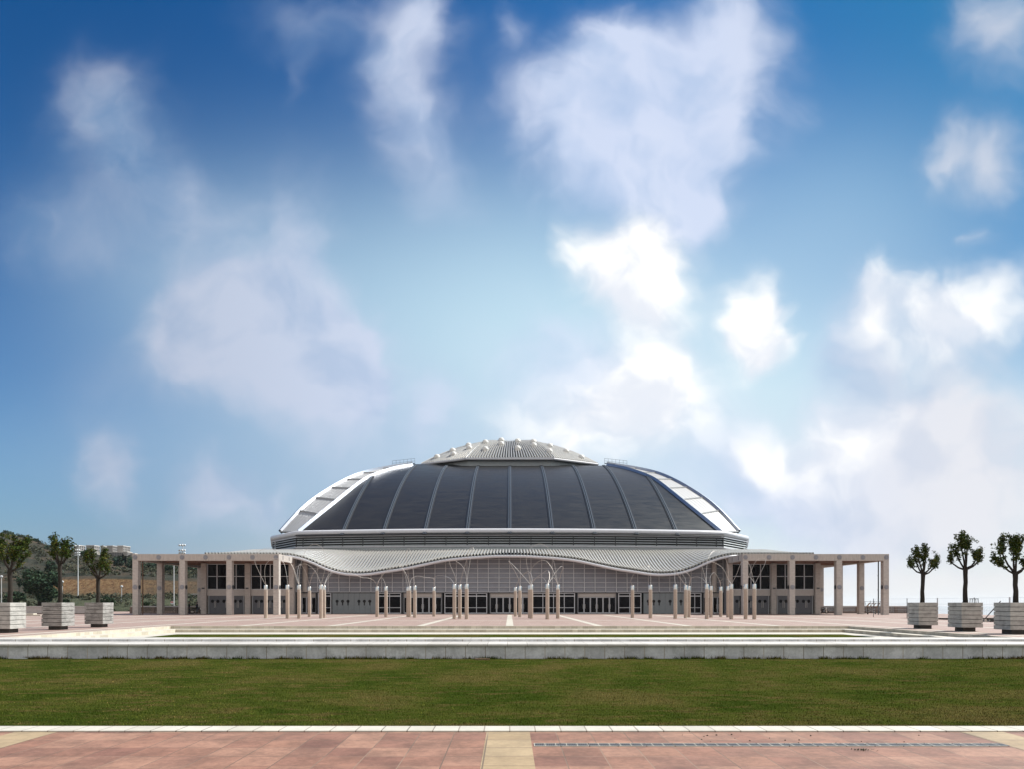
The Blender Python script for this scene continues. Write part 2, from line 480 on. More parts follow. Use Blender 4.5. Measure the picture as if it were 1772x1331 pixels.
# sunken court with two steps on three sides
rings = [(25.4, 50.8), (24.45, 49.6), (22.9, 46.6)]; lv = [0, -.2, -.42]; YF = 34.2
b = MB()
for i in range(2):
    (xo, yo), (xi, yi) = rings[i], rings[i + 1]; z0, z1 = lv[i], lv[i + 1]
    b.mat(0)
    b.poly([(-xo, YF, z0), (-xo, yo, z0), (-xo, yo, z1), (-xo, YF, z1)])
    b.poly([(xo, YF, z0), (xo, yo, z0), (xo, yo, z1), (xo, YF, z1)])
    b.poly([(-xo, yo, z0), (xo, yo, z0), (xo, yo, z1), (-xo, yo, z1)])
    b.mat(1)
    b.poly([(-xo, YF, z1), (-xi, YF, z1), (-xi, yi, z1), (-xo, yo, z1)])
    b.poly([(xi, YF, z1), (xo, YF, z1), (xo, yo, z1), (xi, yi, z1)])
    b.poly([(-xo, yo, z1), (-xi, yi, z1), (xi, yi, z1), (xo, yo, z1)])
# pale border of the plaza above the top riser
b.mat(1)
b.poly([(-25.7, YF, .004), (-25.4, YF, .004), (-25.4, 50.8, .004), (-25.7, 51.1, .004)])
b.poly([(25.4, YF, .004), (25.7, YF, .004), (25.7, 51.1, .004), (25.4, 50.8, .004)])
b.poly([(-25.4, 50.8, .004), (25.4, 50.8, .004), (25.7, 51.1, .004), (-25.7, 51.1, .004)])
tag(b.build('steps', ['step', 'tread'], fix=False), kind='structure')
sheet('sunken_lawn', [(-22.9, 22.9, 34.2, 46.6)], -.424, 'lawn')

# retaining wall along the front of the terrace: wall, coping, upper kerb
w = empty('retaining_wall', (0, 30.5, GZ), 'long low grey slab wall with white coping at the far edge of the lawn', 'wall')
b = MB().box(-46, 44.6, 30.5, 31.0, GZ - .3, -.215); b.build('wall', 'wallslab', w)
b = MB().box(-46, 44.6, 30.40, 32.6, -.21, -.11); b.build('coping', 'coping', w, bevel=.015)
b = MB().box(-46, 44.6, 32.57, 34.2, -.205, .0); b.build('upper_step', 'coping', w, bevel=.012)
b = MB().box(-46, 44.6, 32.562, 32.568, -.108, -.012); b.build('riser', 'wallslab', w)

# lawn, kerb and foreground pavement
sheet('lawn', [(-46, 44, 13.7, 30.5)], GZ, 'lawn')
b = MB().box(-46, 44, 13.20, 13.72, GZ - .2, GZ + .03)
tag(b.build('kerb', 'kerb', fix=False, bevel=.01), kind='structure')
sheet('pavement', [(-46, 44, -30, 13.2)], GZ, 'pave')
b = MB()
for cx, hw in ((-.03, .42), (-9.22, .42), (9.2, .42)):
    b.poly([(cx - hw, -30, GZ + .004), (cx + hw, -30, GZ + .004), (cx + hw, 13.2, GZ + .004), (cx - hw, 13.2, GZ + .004)])
tag(b.build('pavement_stripe', 'cream_pave', fix=False), kind='structure')

# drain grate
t = empty('drain_grate', (.4, 12.0, GZ), 'long narrow iron drain grate set in the red foreground slabs', 'drain')
b = MB(); x0, x1, y0, y1 = .43, 8.72, 11.87, 12.11
b.box(x0, x1, y0, y0 + .015, GZ + .001, GZ + .012); b.box(x0, x1, y1 - .015, y1, GZ + .001, GZ + .012)
x = x0
k = 0
while x < x1:
    b.box(x, x + .012, y0 + .016, y1 - .016, GZ + .001, GZ + .011); x += .19
b.build('frame', 'kerb', t)
b = MB(); x = x0 + .012
while x < x1 - .1:
    for q in range(5):
        xx = x + .012 + q * .033
        b.box(xx, xx + .022, y0 + .02, y1 - .02, GZ + .001, GZ + .010)
    x += .19
b.build('grate_bars', 'grate', t)
b = MB(); b.poly([(x0, y0, GZ + .0045), (x1, y0, GZ + .0045), (x1, y1, GZ + .0045), (x0, y1, GZ + .0045)])
b.build('gutter', 'black', t, fix=False)

# grass blades on the lawn (uncountable)
def blades(name, n, x0, x1, y0, y1, z, hmin, hmax, width, mat, seed, power=1.0, clump=0):
    rng = np.random.default_rng(seed)
    t = rng.random(n) ** power
    y = y0 + (y1 - y0) * t
    hw = np.minimum((y + 1.0) * .78, max(abs(x0), abs(x1)))
    x = (rng.random(n) * 2 - 1) * hw
    if clump: x = np.sort(rng.random(clump) * (x1 - x0) + x0)[rng.integers(0, clump, n)] + rng.normal(0, .16, n)
    x = np.clip(x, x0, x1)
    h = hmin + (hmax - hmin) * rng.random(n) ** 1.5
    a = rng.random(n) * 2 * np.pi
    lx, ly = (rng.random(n) - .5) * h * 1.2, (rng.random(n) - .5) * h * 1.2
    co = np.empty((n, 3, 3))
    co[:, 0] = np.stack([x - np.cos(a) * width, y - np.sin(a) * width, np.full(n, z)], 1)
    co[:, 1] = np.stack([x + np.cos(a) * width, y + np.sin(a) * width, np.full(n, z)], 1)
    co[:, 2] = np.stack([x + lx, y + ly, z + h], 1)
    me = bpy.data.meshes.new(name)
    me.vertices.add(n * 3); me.vertices.foreach_set('co', co.ravel())
    me.loops.add(n * 3); me.loops.foreach_set('vertex_index', np.arange(n * 3, dtype=np.int32))
    me.polygons.add(n); me.polygons.foreach_set('loop_start', np.arange(0, n * 3, 3, dtype=np.int32))
    me.update(calc_edges=True)
    me.materials.append(MAT[mat])
    o = bpy.data.objects.new(name, me); COL.objects.link(o)
    return tag(o, kind='stuff')
g = blades('grass', 190000, -26, 26, 13.69, 30.45, GZ, .012, .045, .006, 'blade', 3, 1.15)
tag(g, 'short mown green grass of the wide foreground lawn', 'grass')
g = blades('weeds', 5200, -26, 26, 30.30, 30.49, GZ, .03, .19, .013, 'blade', 5, 1.0, 95)
tag(g, 'thin weeds growing along the foot of the grey wall', 'weeds')

# hill at the left
RIDGE = [(-700, 905), (-250, 905), (0, 926), (60, 938), (100, 948), (130, 957), (230, 966), (350, 984), (480, 1018), (600, 1050), (700, 1064), (2000, 1064)]
CUT = [(-700, 1012), (60, 1008), (110, 1001), (345, 1001), (420, 1012), (500, 1030), (600, 1050), (700, 1064), (2000, 1064)]
def hz(x, d):
    px = VX + F * x / d
    zr = EYE + (HY - interp(RIDGE, px)) * 400 / F
    zc = min(EYE + (HY - interp(CUT, px)) * 250 / F, zr)
    ze = 3.0 if px < 400 else max(-1.2, 3.0 - (px - 400) * .04)
    if d < 150: z = -1.2
    elif d < 185: z = -1.2 + (ze + 1.2) * (d - 150) / 35
    elif d < 232: z = ze
    elif d < 252: z = ze + (zc - ze) * (d - 232) / 20
    elif d < 400:
        t = (d - 252) / 148; k = 7
        q = t * k; fr = q - math.floor(q); st = (math.floor(q) + min(1, max(0, (fr - .35) / .5)) ) / k
        z = zc + (zr - zc) * (.45 * t + .55 * st)
    else: z = zr - (d - 400) * .05
    n = math.sin(x * .11 + d * .07) * .5 + math.sin(x * .037 - d * .05 + 1.3) * .9
    return z + n * min(1, max(0, (d - 232) / 40)) * .9
def hill():
    ds = [150, 160, 170, 180, 190, 210, 225, 232, 234, 237, 240, 243, 246, 249, 252] + [255 + 3 * i for i in range(49)] + [410, 440, 500, 600, 800]
    rows = [[(x, d, hz(x, d)) for x in [d * a for a in [-1.3 + .0125 * i for i in range(86)]]] for d in ds]
    b = MB().grid(rows)
    return tag(b.build('hill', 'hill', smooth=True, fix=False), kind='structure')
hill()
#==ARENA==
# ------------------------------------------------------------------ the arena
G = 6.76; XO = .15
DF = 107.5; SF = F / DF                      # glazed front
hall = empty('arena_hall', (0, 118, 0), 'huge domed sports arena with dark ribbed roof, louvre band and wavy canopy', 'arena')

def drumD(x): return 118 + 3.8 * (min(abs(x), 38.3) / 38.3) ** 2
def drum_plan():
    half = [(x, drumD(x)) for x in [0, 3.7, 7.4, 11.1, 14.8, 18.5, 22.2, 25.9, 29.6, 33.3, 38.3]]
    half += [(45.7, 131), (51.5, 148), (53, 165), (53, 180)]
    right = half + [(x, 360 - y) for x, y in reversed(half[:-1])]
    left = [(-x, y) for x, y in reversed(right[1:-1])]
    return right + left
PLAN = drum_plan()
def offs(plan, o):
    n = len(plan); out = []
    for i in range(n):
        a, p, c = Vector(plan[i - 1]), Vector(plan[i]), Vector(plan[(i + 1) % n])
        d1 = (p - a).normalized(); d2 = (c - p).normalized()
        n1 = Vector((d1.y, -d1.x)); n2 = Vector((d2.y, -d2.x))
        m = (n1 + n2).normalized(); k = 1 / max(.4, m.dot(n1))
        out.append(p + m * (o * k))
    return out
def sweep(b, prof, closed=False):
    cols = [offs(PLAN, o) for o, z in prof]; n = len(PLAN); base = len(b.v)
    for c, (o, z) in zip(cols, prof): b.v.extend(Vector((p.x, p.y, z)) for p in c)
    m = len(prof)
    for j in range(m if closed else m - 1):
        j2 = (j + 1) % m
        for i in range(n):
            i2 = (i + 1) % n
            b.face(base + j * n + i, base + j * n + i2, base + j2 * n + i2, base + j2 * n + i)
    return b
# upper fascia (rolled), thin line under it, louvres, lower fascia and skirt
b = MB(); prof = [(-.8, 14.7), (.10, 14.68)]
for i in range(9):
    a = R(75 - i * 18); prof.append((.12 + .42 * math.cos(a), 14.18 + .46 * math.sin(a)))
prof += [(-.1, 13.60)]
sweep(b, prof); b.build('upper_fascia', 'white_metal', hall, smooth=True)
b = MB(); sweep(b, [(.05, 13.585), (.30, 13.56), (.30, 13.42), (.0, 13.40)]); b.build('fascia_drip', 'white_metal', hall)
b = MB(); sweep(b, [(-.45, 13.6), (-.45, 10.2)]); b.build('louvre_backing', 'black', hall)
b = MB()
for i in range(4):
    z = 13.10 - i * .43
    sweep(b, [(.07, z + .12), (.20, z - .05), (.18, z - .08), (.04, z + .09)], True)
b.build('louvre_slat', 'louvre', hall)
def divider(x, y): MB().box(x - .06, x + .06, y - .26, y + .2, 11.68, 13.4).build('louvre_divider', 'dark_metal', hall)
for k in range(-10, 11): divider(3.7 * k, drumD(3.7 * k))
for sx in (-1, 1):
    for px_, py_ in ((38.3, 121.75), (45.6, 131)): divider(sx * px_, py_)
b = MB(); sweep(b, [(-.2, 11.72), (.26, 11.70), (.32, 11.60), (.26, 11.46), (.1, 11.44)]); b.build('lower_fascia', 'white_metal', hall)
b = MB(); sweep(b, [(.1, 11.43), (.12, 11.2), (.55, 10.75), (.58, 10.4)]); b.build('skirt', 'louvre', hall)

# --- dome: front barrel of dark panels
def bz(s): return 14.4 + .672 * s - .0048 * s * s
def bp(x, s):
    bow = 3.8 * (min(abs(x), 38.3) / 38.3) ** 2
    return Vector((x, 118.25 + bow * max(0, 1 - max(s, 0) / 42) + s, bz(s)))
HIP = [(-2, 38.8), (0, 37.9), (5, 35.8), (10.3, 33.9), (15.7, 32.4), (24.8, 30.3), (31, 27.9), (37, 25.4), (42, 22.9)]
def hip(s): return smooth_interp(HIP, s)
S = [-1.2 + 43.2 * i / 40 for i in range(41)]
RX = 7.4
for k in range(-6, 6):
    xa, xb = RX * k, RX * (k + 1)
    rows = []
    for s in S:
        h = hip(s); a, c = max(xa, -h), min(xb, h)
        if a >= c - 1e-4: break
        rows.append([bp(a + (c - a) * j / 4, s) for j in range(5)])
    if len(rows) > 1:
        b = MB().grid(rows)
        b.build('roof_panel', 'panel', hall, smooth=True)
def nrm(s):
    d = .672 - .0096 * s; return Vector((0, -d, 1)).normalized()
for k in range(-4, 5):
    x = RX * k
    ss = [s for s in S if hip(s) >= abs(x) - .2]
    b = MB()
    def strip(x0, x1, h, lift=0):
        lo = [[bp(x0, s) + nrm(s) * lift for s in ss], [bp(x0, s) + nrm(s) * h for s in ss], [bp(x1, s) + nrm(s) * h for s in ss], [bp(x1, s) + nrm(s) * lift for s in ss]]
        b.grid(lo)
    b.mat(0); strip(x - .38, x + .38, .12, -.05)
    b.mat(1); strip(x - .21, x - .11, .22, .08); strip(x + .11, x + .21, .22, .08)
    # cross ties between the rails
    b.mat(1)
    for s in ss[1::1]:
        p = bp(x, s) + nrm(s) * .13; b.bar(p - Vector((.1, 0, 0)), p + Vector((.1, 0, 0)), .05, .05)
    b.build('rib', ['dark_metal', 'rail_metal'], hall)

# hip ribs, pale flank strips and outer ribs
OUT = [(0, 43.5, 129, 15.2), (5, 41.6, 133, 19.2), (10, 40.2, 137, 22.1), (15, 38.5, 141, 24.7), (22, 36.1, 146, 27.7), (29, 33.4, 152, 30.6), (36, 29.3, 157, 32.8), (42, 23.3, 162, 34.9)]
def outp(s): return Vector([smooth_interp([(r[0], r[i]) for r in OUT], s) for i in (1, 2, 3)])
SS = [42 * i / 28 for i in range(29)]
for sx in (-1, 1):
    hp = [bp(sx * hip(s), s) for s in SS]
    op = [Vector((sx * v.x, v.y, v.z)) for v in (outp(s) for s in SS)]
    b = MB()
    def beam(line, w, h, side):
        out = Vector((sx, 0, 0))
        rows = []
        for i, p in enumerate(line):
            t = (line[min(i + 1, len(line) - 1)] - line[max(i - 1, 0)]).normalized()
            n = Vector((sx * .55, -.45, .75)); n = (n - t * n.dot(t)).normalized(); q = t.cross(n).normalized()
            rows.append([p + q * (-w / 2) - n * .3, p + q * (-w / 2) + n * h, p + q * (w / 2) + n * h, p + q * (w / 2) - n * .3, p + q * (-w / 2) - n * .3])
        b.grid(rows)
    beam(hp, .34, .50, 1); b.build('hip_rib', 'rib_steel', hall, fix=True)
    b = MB(); beam(op, .62, .5, 1)
    b.build('outer_rib', 'rib_steel', hall)
    b = MB(); rows = []
    for h_, o_ in zip(hp, op):
        row = []
        for j in range(15):
            t = j / 14; p = h_ + (o_ - h_) * t
            p = p + Vector((sx * .3, -.25, .5)) * (.10 if j % 2 else -.02)
            row.append(p)
        rows.append(row)
    b.grid(rows)
    for i in range(0, 27, 4):
        a = hp[i] + (op[i] - hp[i]) * .08; c = op[i]
        b.bar(a + Vector((sx * .06, -.06, .12)), c + Vector((sx * .06, -.06, .12)), .16, .22)
    b.build('flank_strip', 'strip_metal', hall)
    # shell round the sides to the far half
    rows = [[p + (Vector((p.x, 360 - p.y, p.z)) - p) * t for t in [i / 10 for i in range(11)]] for p in op]
    MB().grid(rows).build('side_shell', 'strip_metal', hall, smooth=True)
# far barrel and flat top under the cap
rows = []
for s in S[2:]:
    h = hip(s); rows.append([Vector((p.x, 360 - p.y, p.z)) for p in [bp(-h + 2 * h * j / 10, s) for j in range(11)]])
b = MB().grid(rows)
b.poly([bp(-22.9, 42), bp(22.9, 42), Vector((23.3, 162, 34.9)), Vector((23.3, 198, 34.9)), Vector((22.9, 200, 34.2)), Vector((-22.9, 200, 34.2)), Vector((-23.3, 198, 34.9)), Vector((-23.3, 162, 34.9))])
for sx in (-1, 1):
    rows = [[Vector((sx * hip(s), 360 - bp(hip(s), s).y, bz(s))), Vector((sx * outp(s).x, 360 - outp(s).y, outp(s).z))] for s in SS]
    b.grid(rows)
b.build('rear_roof', 'panel', hall, smooth=True)

# --- cap: faceted roof with standing ridges and skylights
CY = 180.0
EAVE = [(-10.2, 158), (10.2, 158), (21.3, 164.3), (21.3, 195.7), (10.2, 202), (-10.2, 202), (-21.3, 195.7), (-21.3, 164.3)]
TOPR = [(-5.3, 172), (5.3, 172), (7.8, 174.5), (7.8, 185.5), (5.3, 188), (-5.3, 188), (-7.8, 185.5), (-7.8, 174.5)]
ZE, ZT = 35.35, 42.75
def capz(t): return ZE + (ZT - ZE) * (1.36 * t - .36 * t * t)
capbvh_v, capbvh_f = [], []
cap = None
b = MB()
for i in range(8):
    A, B = Vector(EAVE[i]), Vector(EAVE[(i + 1) % 8]); C, D_ = Vector(TOPR[i]), Vector(TOPR[(i + 1) % 8])
    le = (B - A).length; nr = max(6, int(le / .62))
    nseg = 7
    us = []
    for r in range(nr):
        for q, h in ((.0, 0), (.44, 0), (.52, 1), (.90, 1), (.98, 0)): us.append(((r + q) / nr, h))
    us.append((1, 0))
    e = (B - A).normalized(); outn = Vector((e.y, -e.x, 0))
    nn = (outn * .35 + Vector((0, 0, .94))).normalized()
    rows = []
    for kk in range(nseg + 1):
        t = kk / nseg; z = capz(t)
        row = []
        for u, h in us:
            p = A + (B - A) * u; q = C + (D_ - C) * u; m_ = p + (q - p) * t
            row.append(Vector((m_.x, m_.y, z)) + nn * (.36 * h))
        rows.append(row)
    f0 = len(b.f); b.grid(rows); m_ = len(us) - 1
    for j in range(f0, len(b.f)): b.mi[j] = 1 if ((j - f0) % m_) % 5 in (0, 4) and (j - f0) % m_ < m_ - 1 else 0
    n0 = len(capbvh_v)
    for kk in range(nseg + 1):
        t = kk / nseg
        for p, q in ((A, C), (B, D_)):
            m_ = p + (q - p) * t; capbvh_v.append(Vector((m_.x, m_.y, capz(t) + .1)))
    for kk in range(nseg): capbvh_f.append((n0 + 2 * kk, n0 + 2 * kk + 1, n0 + 2 * kk + 3, n0 + 2 * kk + 2))
b.mat(0); b.poly([(x, y, ZT) for x, y in TOPR])
n0 = len(capbvh_v); capbvh_v += [Vector((x, y, ZT)) for x, y in TOPR]; capbvh_f.append(tuple(range(n0, n0 + 8)))
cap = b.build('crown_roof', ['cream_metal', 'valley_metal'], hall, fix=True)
b = MB()
for i in range(8):     # hips and eave trim
    A, B = EAVE[i], EAVE[(i + 1) % 8]
    b.tube([(A[0], A[1], ZE - .05), (B[0], B[1], ZE - .05)], .30, 8)
b.build('eave_trim', 'white_metal', cap)
for i in range(8):
    pts = []
    for kk in range(8):
        t = kk / 7; m_ = Vector(EAVE[i]).lerp(Vector(TOPR[i]), t); pts.append((m_.x, m_.y, capz(t) + .10))
    MB().tube(pts, .13, 6).build('ridge_trim', 'rail_metal', cap)
b = MB()
ins = [(x * .955, CY + (y - CY) * .94) for x, y in EAVE]
for i in range(8):
    A, B = ins[i], ins[(i + 1) % 8]
    b.poly([(A[0], A[1], 33.6), (B[0], B[1], 33.6), (B[0], B[1], ZE - .1), (A[0], A[1], ZE - .1)])
b.build('crown_fascia', 'louvre', hall)
b = MB(); b.poly([(x, y, ZE - .32) for x, y in EAVE]); b.build('eave_soffit', 'rail_metal', cap, fix=False)
bvh = BVHTree.FromPolygons(capbvh_v, capbvh_f)
sky_px = [(448, 195), (552, 152), (558, 177), (658, 117), (662, 135), (770, 97), (770, 143), (876, 83), (876, 108), (985, 90), (985, 137), (1090, 93), (1092, 117), (1200, 122), (1197, 157), (1308, 157), (1410, 198)]
first = None
for cx, cy in sky_px:
    px, py = 640 + cx / 3.852, 740 + (cy + 12) / 3.852
    hit = None
    for k in range(40):
        d = (P(px, py + k * .5, 100) - Vector((0, 0, EYE))).normalized()
        hit, n_, i_, dist = bvh.ray_cast(Vector((0, 0, EYE)), d)
        if hit: break
    if not hit: continue
    if k > 0: hit = hit + Vector((0, 1.2, .45))
    if first is None:
        b = MB()
        b.lathe(hit, [(.84, -.5), (.84, .05), (.87, .12)], 20)
        b.lathe(hit, [(.80, .12), (.78, .40), (.66, .66), (.44, .86), (.18, .95), (.02, .96)], 20)
        first = b.build('skylight', 'skylight', cap, smooth=True); h0 = hit
    else:
        c = first.copy(); COL.objects.link(c); c.parent = cap; c.location = hit - h0

# railings at the tops of the hips
for sx in (-1, 1):
    b = MB(); p0 = Vector((sx * 22.6, 161.5, 34.9)); p1 = Vector((sx * 27.6, 159.5, 33.9))
    n = 7
    for i in range(n):
        p = p0.lerp(p1, i / (n - 1)); b.bar(p, p + Vector((0, 0, 1.25)), .05)
    for h in (.65, 1.25): b.bar(p0 + Vector((0, 0, h)), p1 + Vector((0, 0, h)), .05)
    b.bar(p0 + Vector((0, 0, .05)), p1 + Vector((0, 0, .05)), .5, .12)
    b.build('roof_railing', 'rail_metal', hall)

# --- wavy canopy
WAVE = [(0, 961), (25, 961.3), (55, 963.0), (80, 964.9), (114, 968.8), (148, 975.8), (182, 983), (205, 986.5), (222, 989.2), (239, 991.8), (256, 993.2), (273, 993), (290, 991.2), (306, 987.4), (323, 981.2), (337, 974.6), (357, 966.9), (378, 962), (400, 960.3), (420, 960), (540, 960)]
DE = 104.0
def zedge(x): return ZA(smooth_interp(WAVE, abs(x) * F / DE), DE)
def back(x):
    a = abs(x)
    if a <= 38.3: d = drumD(a) - .35
    elif a <= 45.7: d = 121.8 + (a - 38.3) / 7.4 * 9.2 - .3
    else: d = 131
    return d, EYE + 89.3 * d / F
def canopy_pt(x, t):
    db, zb = back(x); e = .5 - .5 * math.cos(math.pi * min(1, t))
    tt = .55 * t + .45 * e
    d0 = DE if abs(x) < 34 else DE + .9 * min(1, (abs(x) - 34) / 1.5)
    return Vector((x, d0 + (db - d0) * t, zedge(x) + (zb - zedge(x)) * tt))
per = .50; XE = 47.4
us = []
nrid = int(2 * XE / per)
for r in range(nrid):
    x = -XE + r * per
    for q, h in ((0, 0), (.40, 0), (.46, 1), (.88, 1), (.94, 0)): us.append((x + q * per, h))
rows = []
for kk in range(13):
    t = kk / 12; row = []
    for x, h in us:
        p = canopy_pt(x, t); row.append(p + Vector((0, -.07, .33)) * h)
    rows.append(row)
b = MB().grid(rows); m_ = len(us) - 1
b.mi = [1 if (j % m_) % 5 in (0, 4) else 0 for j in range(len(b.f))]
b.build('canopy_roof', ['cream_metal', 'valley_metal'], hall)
xs = [-XE + .02 + (2 * XE - .04) * i / 260 for i in range(261)]
b = MB(); rows = []
for x in xs:
    p = canopy_pt(x, 0); y, z = p.y, p.z
    prof = [(y + .15, z - .02), (y - .10, z - .02)]
    for i in range(7):
        a = R(90 - i * 30); prof.append((y - .10 - .16 * math.cos(a), z - .24 + .20 * math.sin(a)))
    prof += [(y + .15, z - .46)]
    rows.append([Vector((x, a, c)) for a, c in prof])
b.grid(rows); b.build('canopy_edge', 'white_metal', hall, smooth=True)
b = MB(); rows = []
for x in xs[::2]:
    rows.append([canopy_pt(x, t) - Vector((0, -.15 if t == 0 else 0, .42)) for t in (0, .1, .2, .3, .45)])
b.grid(rows); b.build('canopy_soffit', 'facade', hall, smooth=True)

# --- front of glazed sheet panels
def ztop(x): return canopy_pt(x, (DF - DE) / (drumD(x) - DE)).z - .40
Z0 = ZA(1025.5, DF); HH = .745; CW = G / 4
WF = 34.0
b = MB()
ncol = int(WF / CW)
for c in range(-ncol, ncol):
    xa, xb = c * CW, (c + 1) * CW
    for sub in range(2):
        x0, x1 = xa + sub * CW / 2, xa + (sub + 1) * CW / 2
        t0, t1 = ztop(x0), ztop(x1)
        r = 0
        while True:
            z0 = Z0 + r * HH; z1 = z0 + HH
            if z0 >= max(t0, t1): break
            h0, h1 = min(z1, max(t0, z0)), min(z1, max(t1, z0))
            b.poly([(x0, DF - .10, z0), (x1, DF - .10, z0), (x1, DF - .10 + .13 * (h1 - z0) / HH, h1), (x0, DF - .10 + .13 * (h0 - z0) / HH, h0)])
            r += 1
b.build('sheet_panel', 'facade', hall, fix=False)
b = MB()
for c in range(-ncol, ncol + 1):
    x = c * CW; b.box(x - .05, x + .05, DF - .22, DF + .02, Z0, ztop(x) + .1)
b.build('mullion', 'frame', hall)
b = MB()
for r in range(0, 9):
    z = Z0 + r * HH
    for c in range(-ncol, ncol):
        xa, xb = c * CW + .052, (c + 1) * CW - .052
        if ztop(xa) > z and ztop(xb) > z: b.box(xa, xb, DF - .18, DF + .0, z - .04, z + .04)
b.build('transom', 'frame', hall)
b = MB().box(-WF, WF, DF - .05, DF + .4, Z0 - .16, Z0 - .045); b.build('lintel_beam', 'dark_metal', hall)
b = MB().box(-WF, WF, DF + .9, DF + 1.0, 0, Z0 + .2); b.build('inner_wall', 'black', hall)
for sx in (-1, 1): MB().lathe((sx * 32.3, DF - .5, 0), [(.42, Z0 + .02), (.42, ztop(32.3) - .05)], 20).build('round_column', 'concrete2', hall, smooth=True)
for sx in (-1, 1):        # returns of the front to the wings
    b = MB().box(sx * 34.0 - .05, sx * 34.0 + .05, 104.9, DF + .4, 0, 9.0); b.build('side_wall', 'facade', hall)

def pane_of(parent, x0, x1, z0, z1, y):
    b = MB().box(x0, x1, y, y + .03, z0, z1); return b.build('pane', 'glass', parent)
def window(x0, x1, cols):
    y = DF + .12; zt = Z0 - .18
    b = MB(); w = .13
    b.box(x0, x0 + w, y - .08, y + .08, .02, zt); b.box(x1 - w, x1, y - .08, y + .08, .02, zt)
    for z, h in ((.02, .14), (.92, .09), (2.72, .16), (zt - .10, .10)): b.box(x0 + w, x1 - w, y - .075, y + .075, z, z + h)
    for i in range(1, cols):
        x = x0 + (x1 - x0) * i / cols; b.box(x - .05, x + .05, y - .07, y + .07, .16, zt - .1)
    o = b.build('window', 'frame', hall); pane_of(o, x0 + .06, x1 - .06, .05, zt - .02, y + .085)
def entrance(x0, x1, leaves, solid=1.0):
    y = DF + .35; zt = Z0 - .18
    b = MB().box(x0, x1, y - .12, y + .1, 2.66, zt); b.build('entrance_lintel', 'lintel', hall)
    for xx, s in ((x0 - .18, 1), (x1 + .02, 1)):
        MB().box(xx, xx + .16, DF - .02, y + .1, .0, zt).build('jamb', 'dark_metal', hall)
    wl = (x1 - x0) / leaves
    for i in range(leaves):
        a, c = x0 + i * wl + .015, x0 + (i + 1) * wl - .015
        b = MB(); y2 = y
        b.box(a, a + .08, y2 - .05, y2 + .05, .03, 2.62); b.box(c - .08, c, y2 - .05, y2 + .05, .03, 2.62)
        b.box(a + .08, c - .08, y2 - .045, y2 + .045, .03, .2); b.box(a + .08, c - .08, y2 - .045, y2 + .045, 2.54, 2.62)
        o = b.build('glass_door', 'frame', hall); pane_of(o, a + .04, c - .04, .1, 2.58, y2 + .055)
        hx = c - .16 if i % 2 == 0 else a + .16
        MB().tube([(hx, y2 - .1, .8), (hx, y2 - .1, 1.5)], .02, 6).build('handle', 'steel', o)
def keyholes(x0, x1):
    y = DF + .05; zt = Z0 - .2
    b = MB(); n = 7 if True else 6; wl = (x1 - x0) / 8
    for i in range(8): b.box(x0 + i * wl + .012, x0 + (i + 1) * wl - .012, y - .06, y + .05, .02, zt)
    o = b.build('shutter_panel', 'shutter', hall)
    b = MB().box(x0, x1, y + .06, y + .1, .02, zt); b.build('panel_backing', 'dark_metal', o)
    for i in (1, 2, 3, 5, 6, 7):
        cx = x0 + wl * (i - .12); zc = 1.98
        pts = []
        for k in range(17):
            a = R(-68 + 316 * k / 16); pts.append((cx + .25 * math.cos(a), zc + .25 * math.sin(a)))
        pts += [(cx - .085, zc - .66), (cx + .085, zc - .66)]
        MB().prism_y(pts, y - .066, y - .02).build('keyhole_window', 'black', o)
e = 1 / SF
entrance(-34 * e, 34 * e, 6)
for sx in (-1, 1):
    def span(a, c): return (a * e, c * e) if sx > 0 else (-c * e, -a * e)
    window(*span(39, 113), 4)
    entrance(*span(118, 184), 6)
    window(*span(188, 228), 2)
    keyholes(*span(231.5, 307))
    window(*span(309, 332), 2)
    entrance(*span(336, 369), 4)

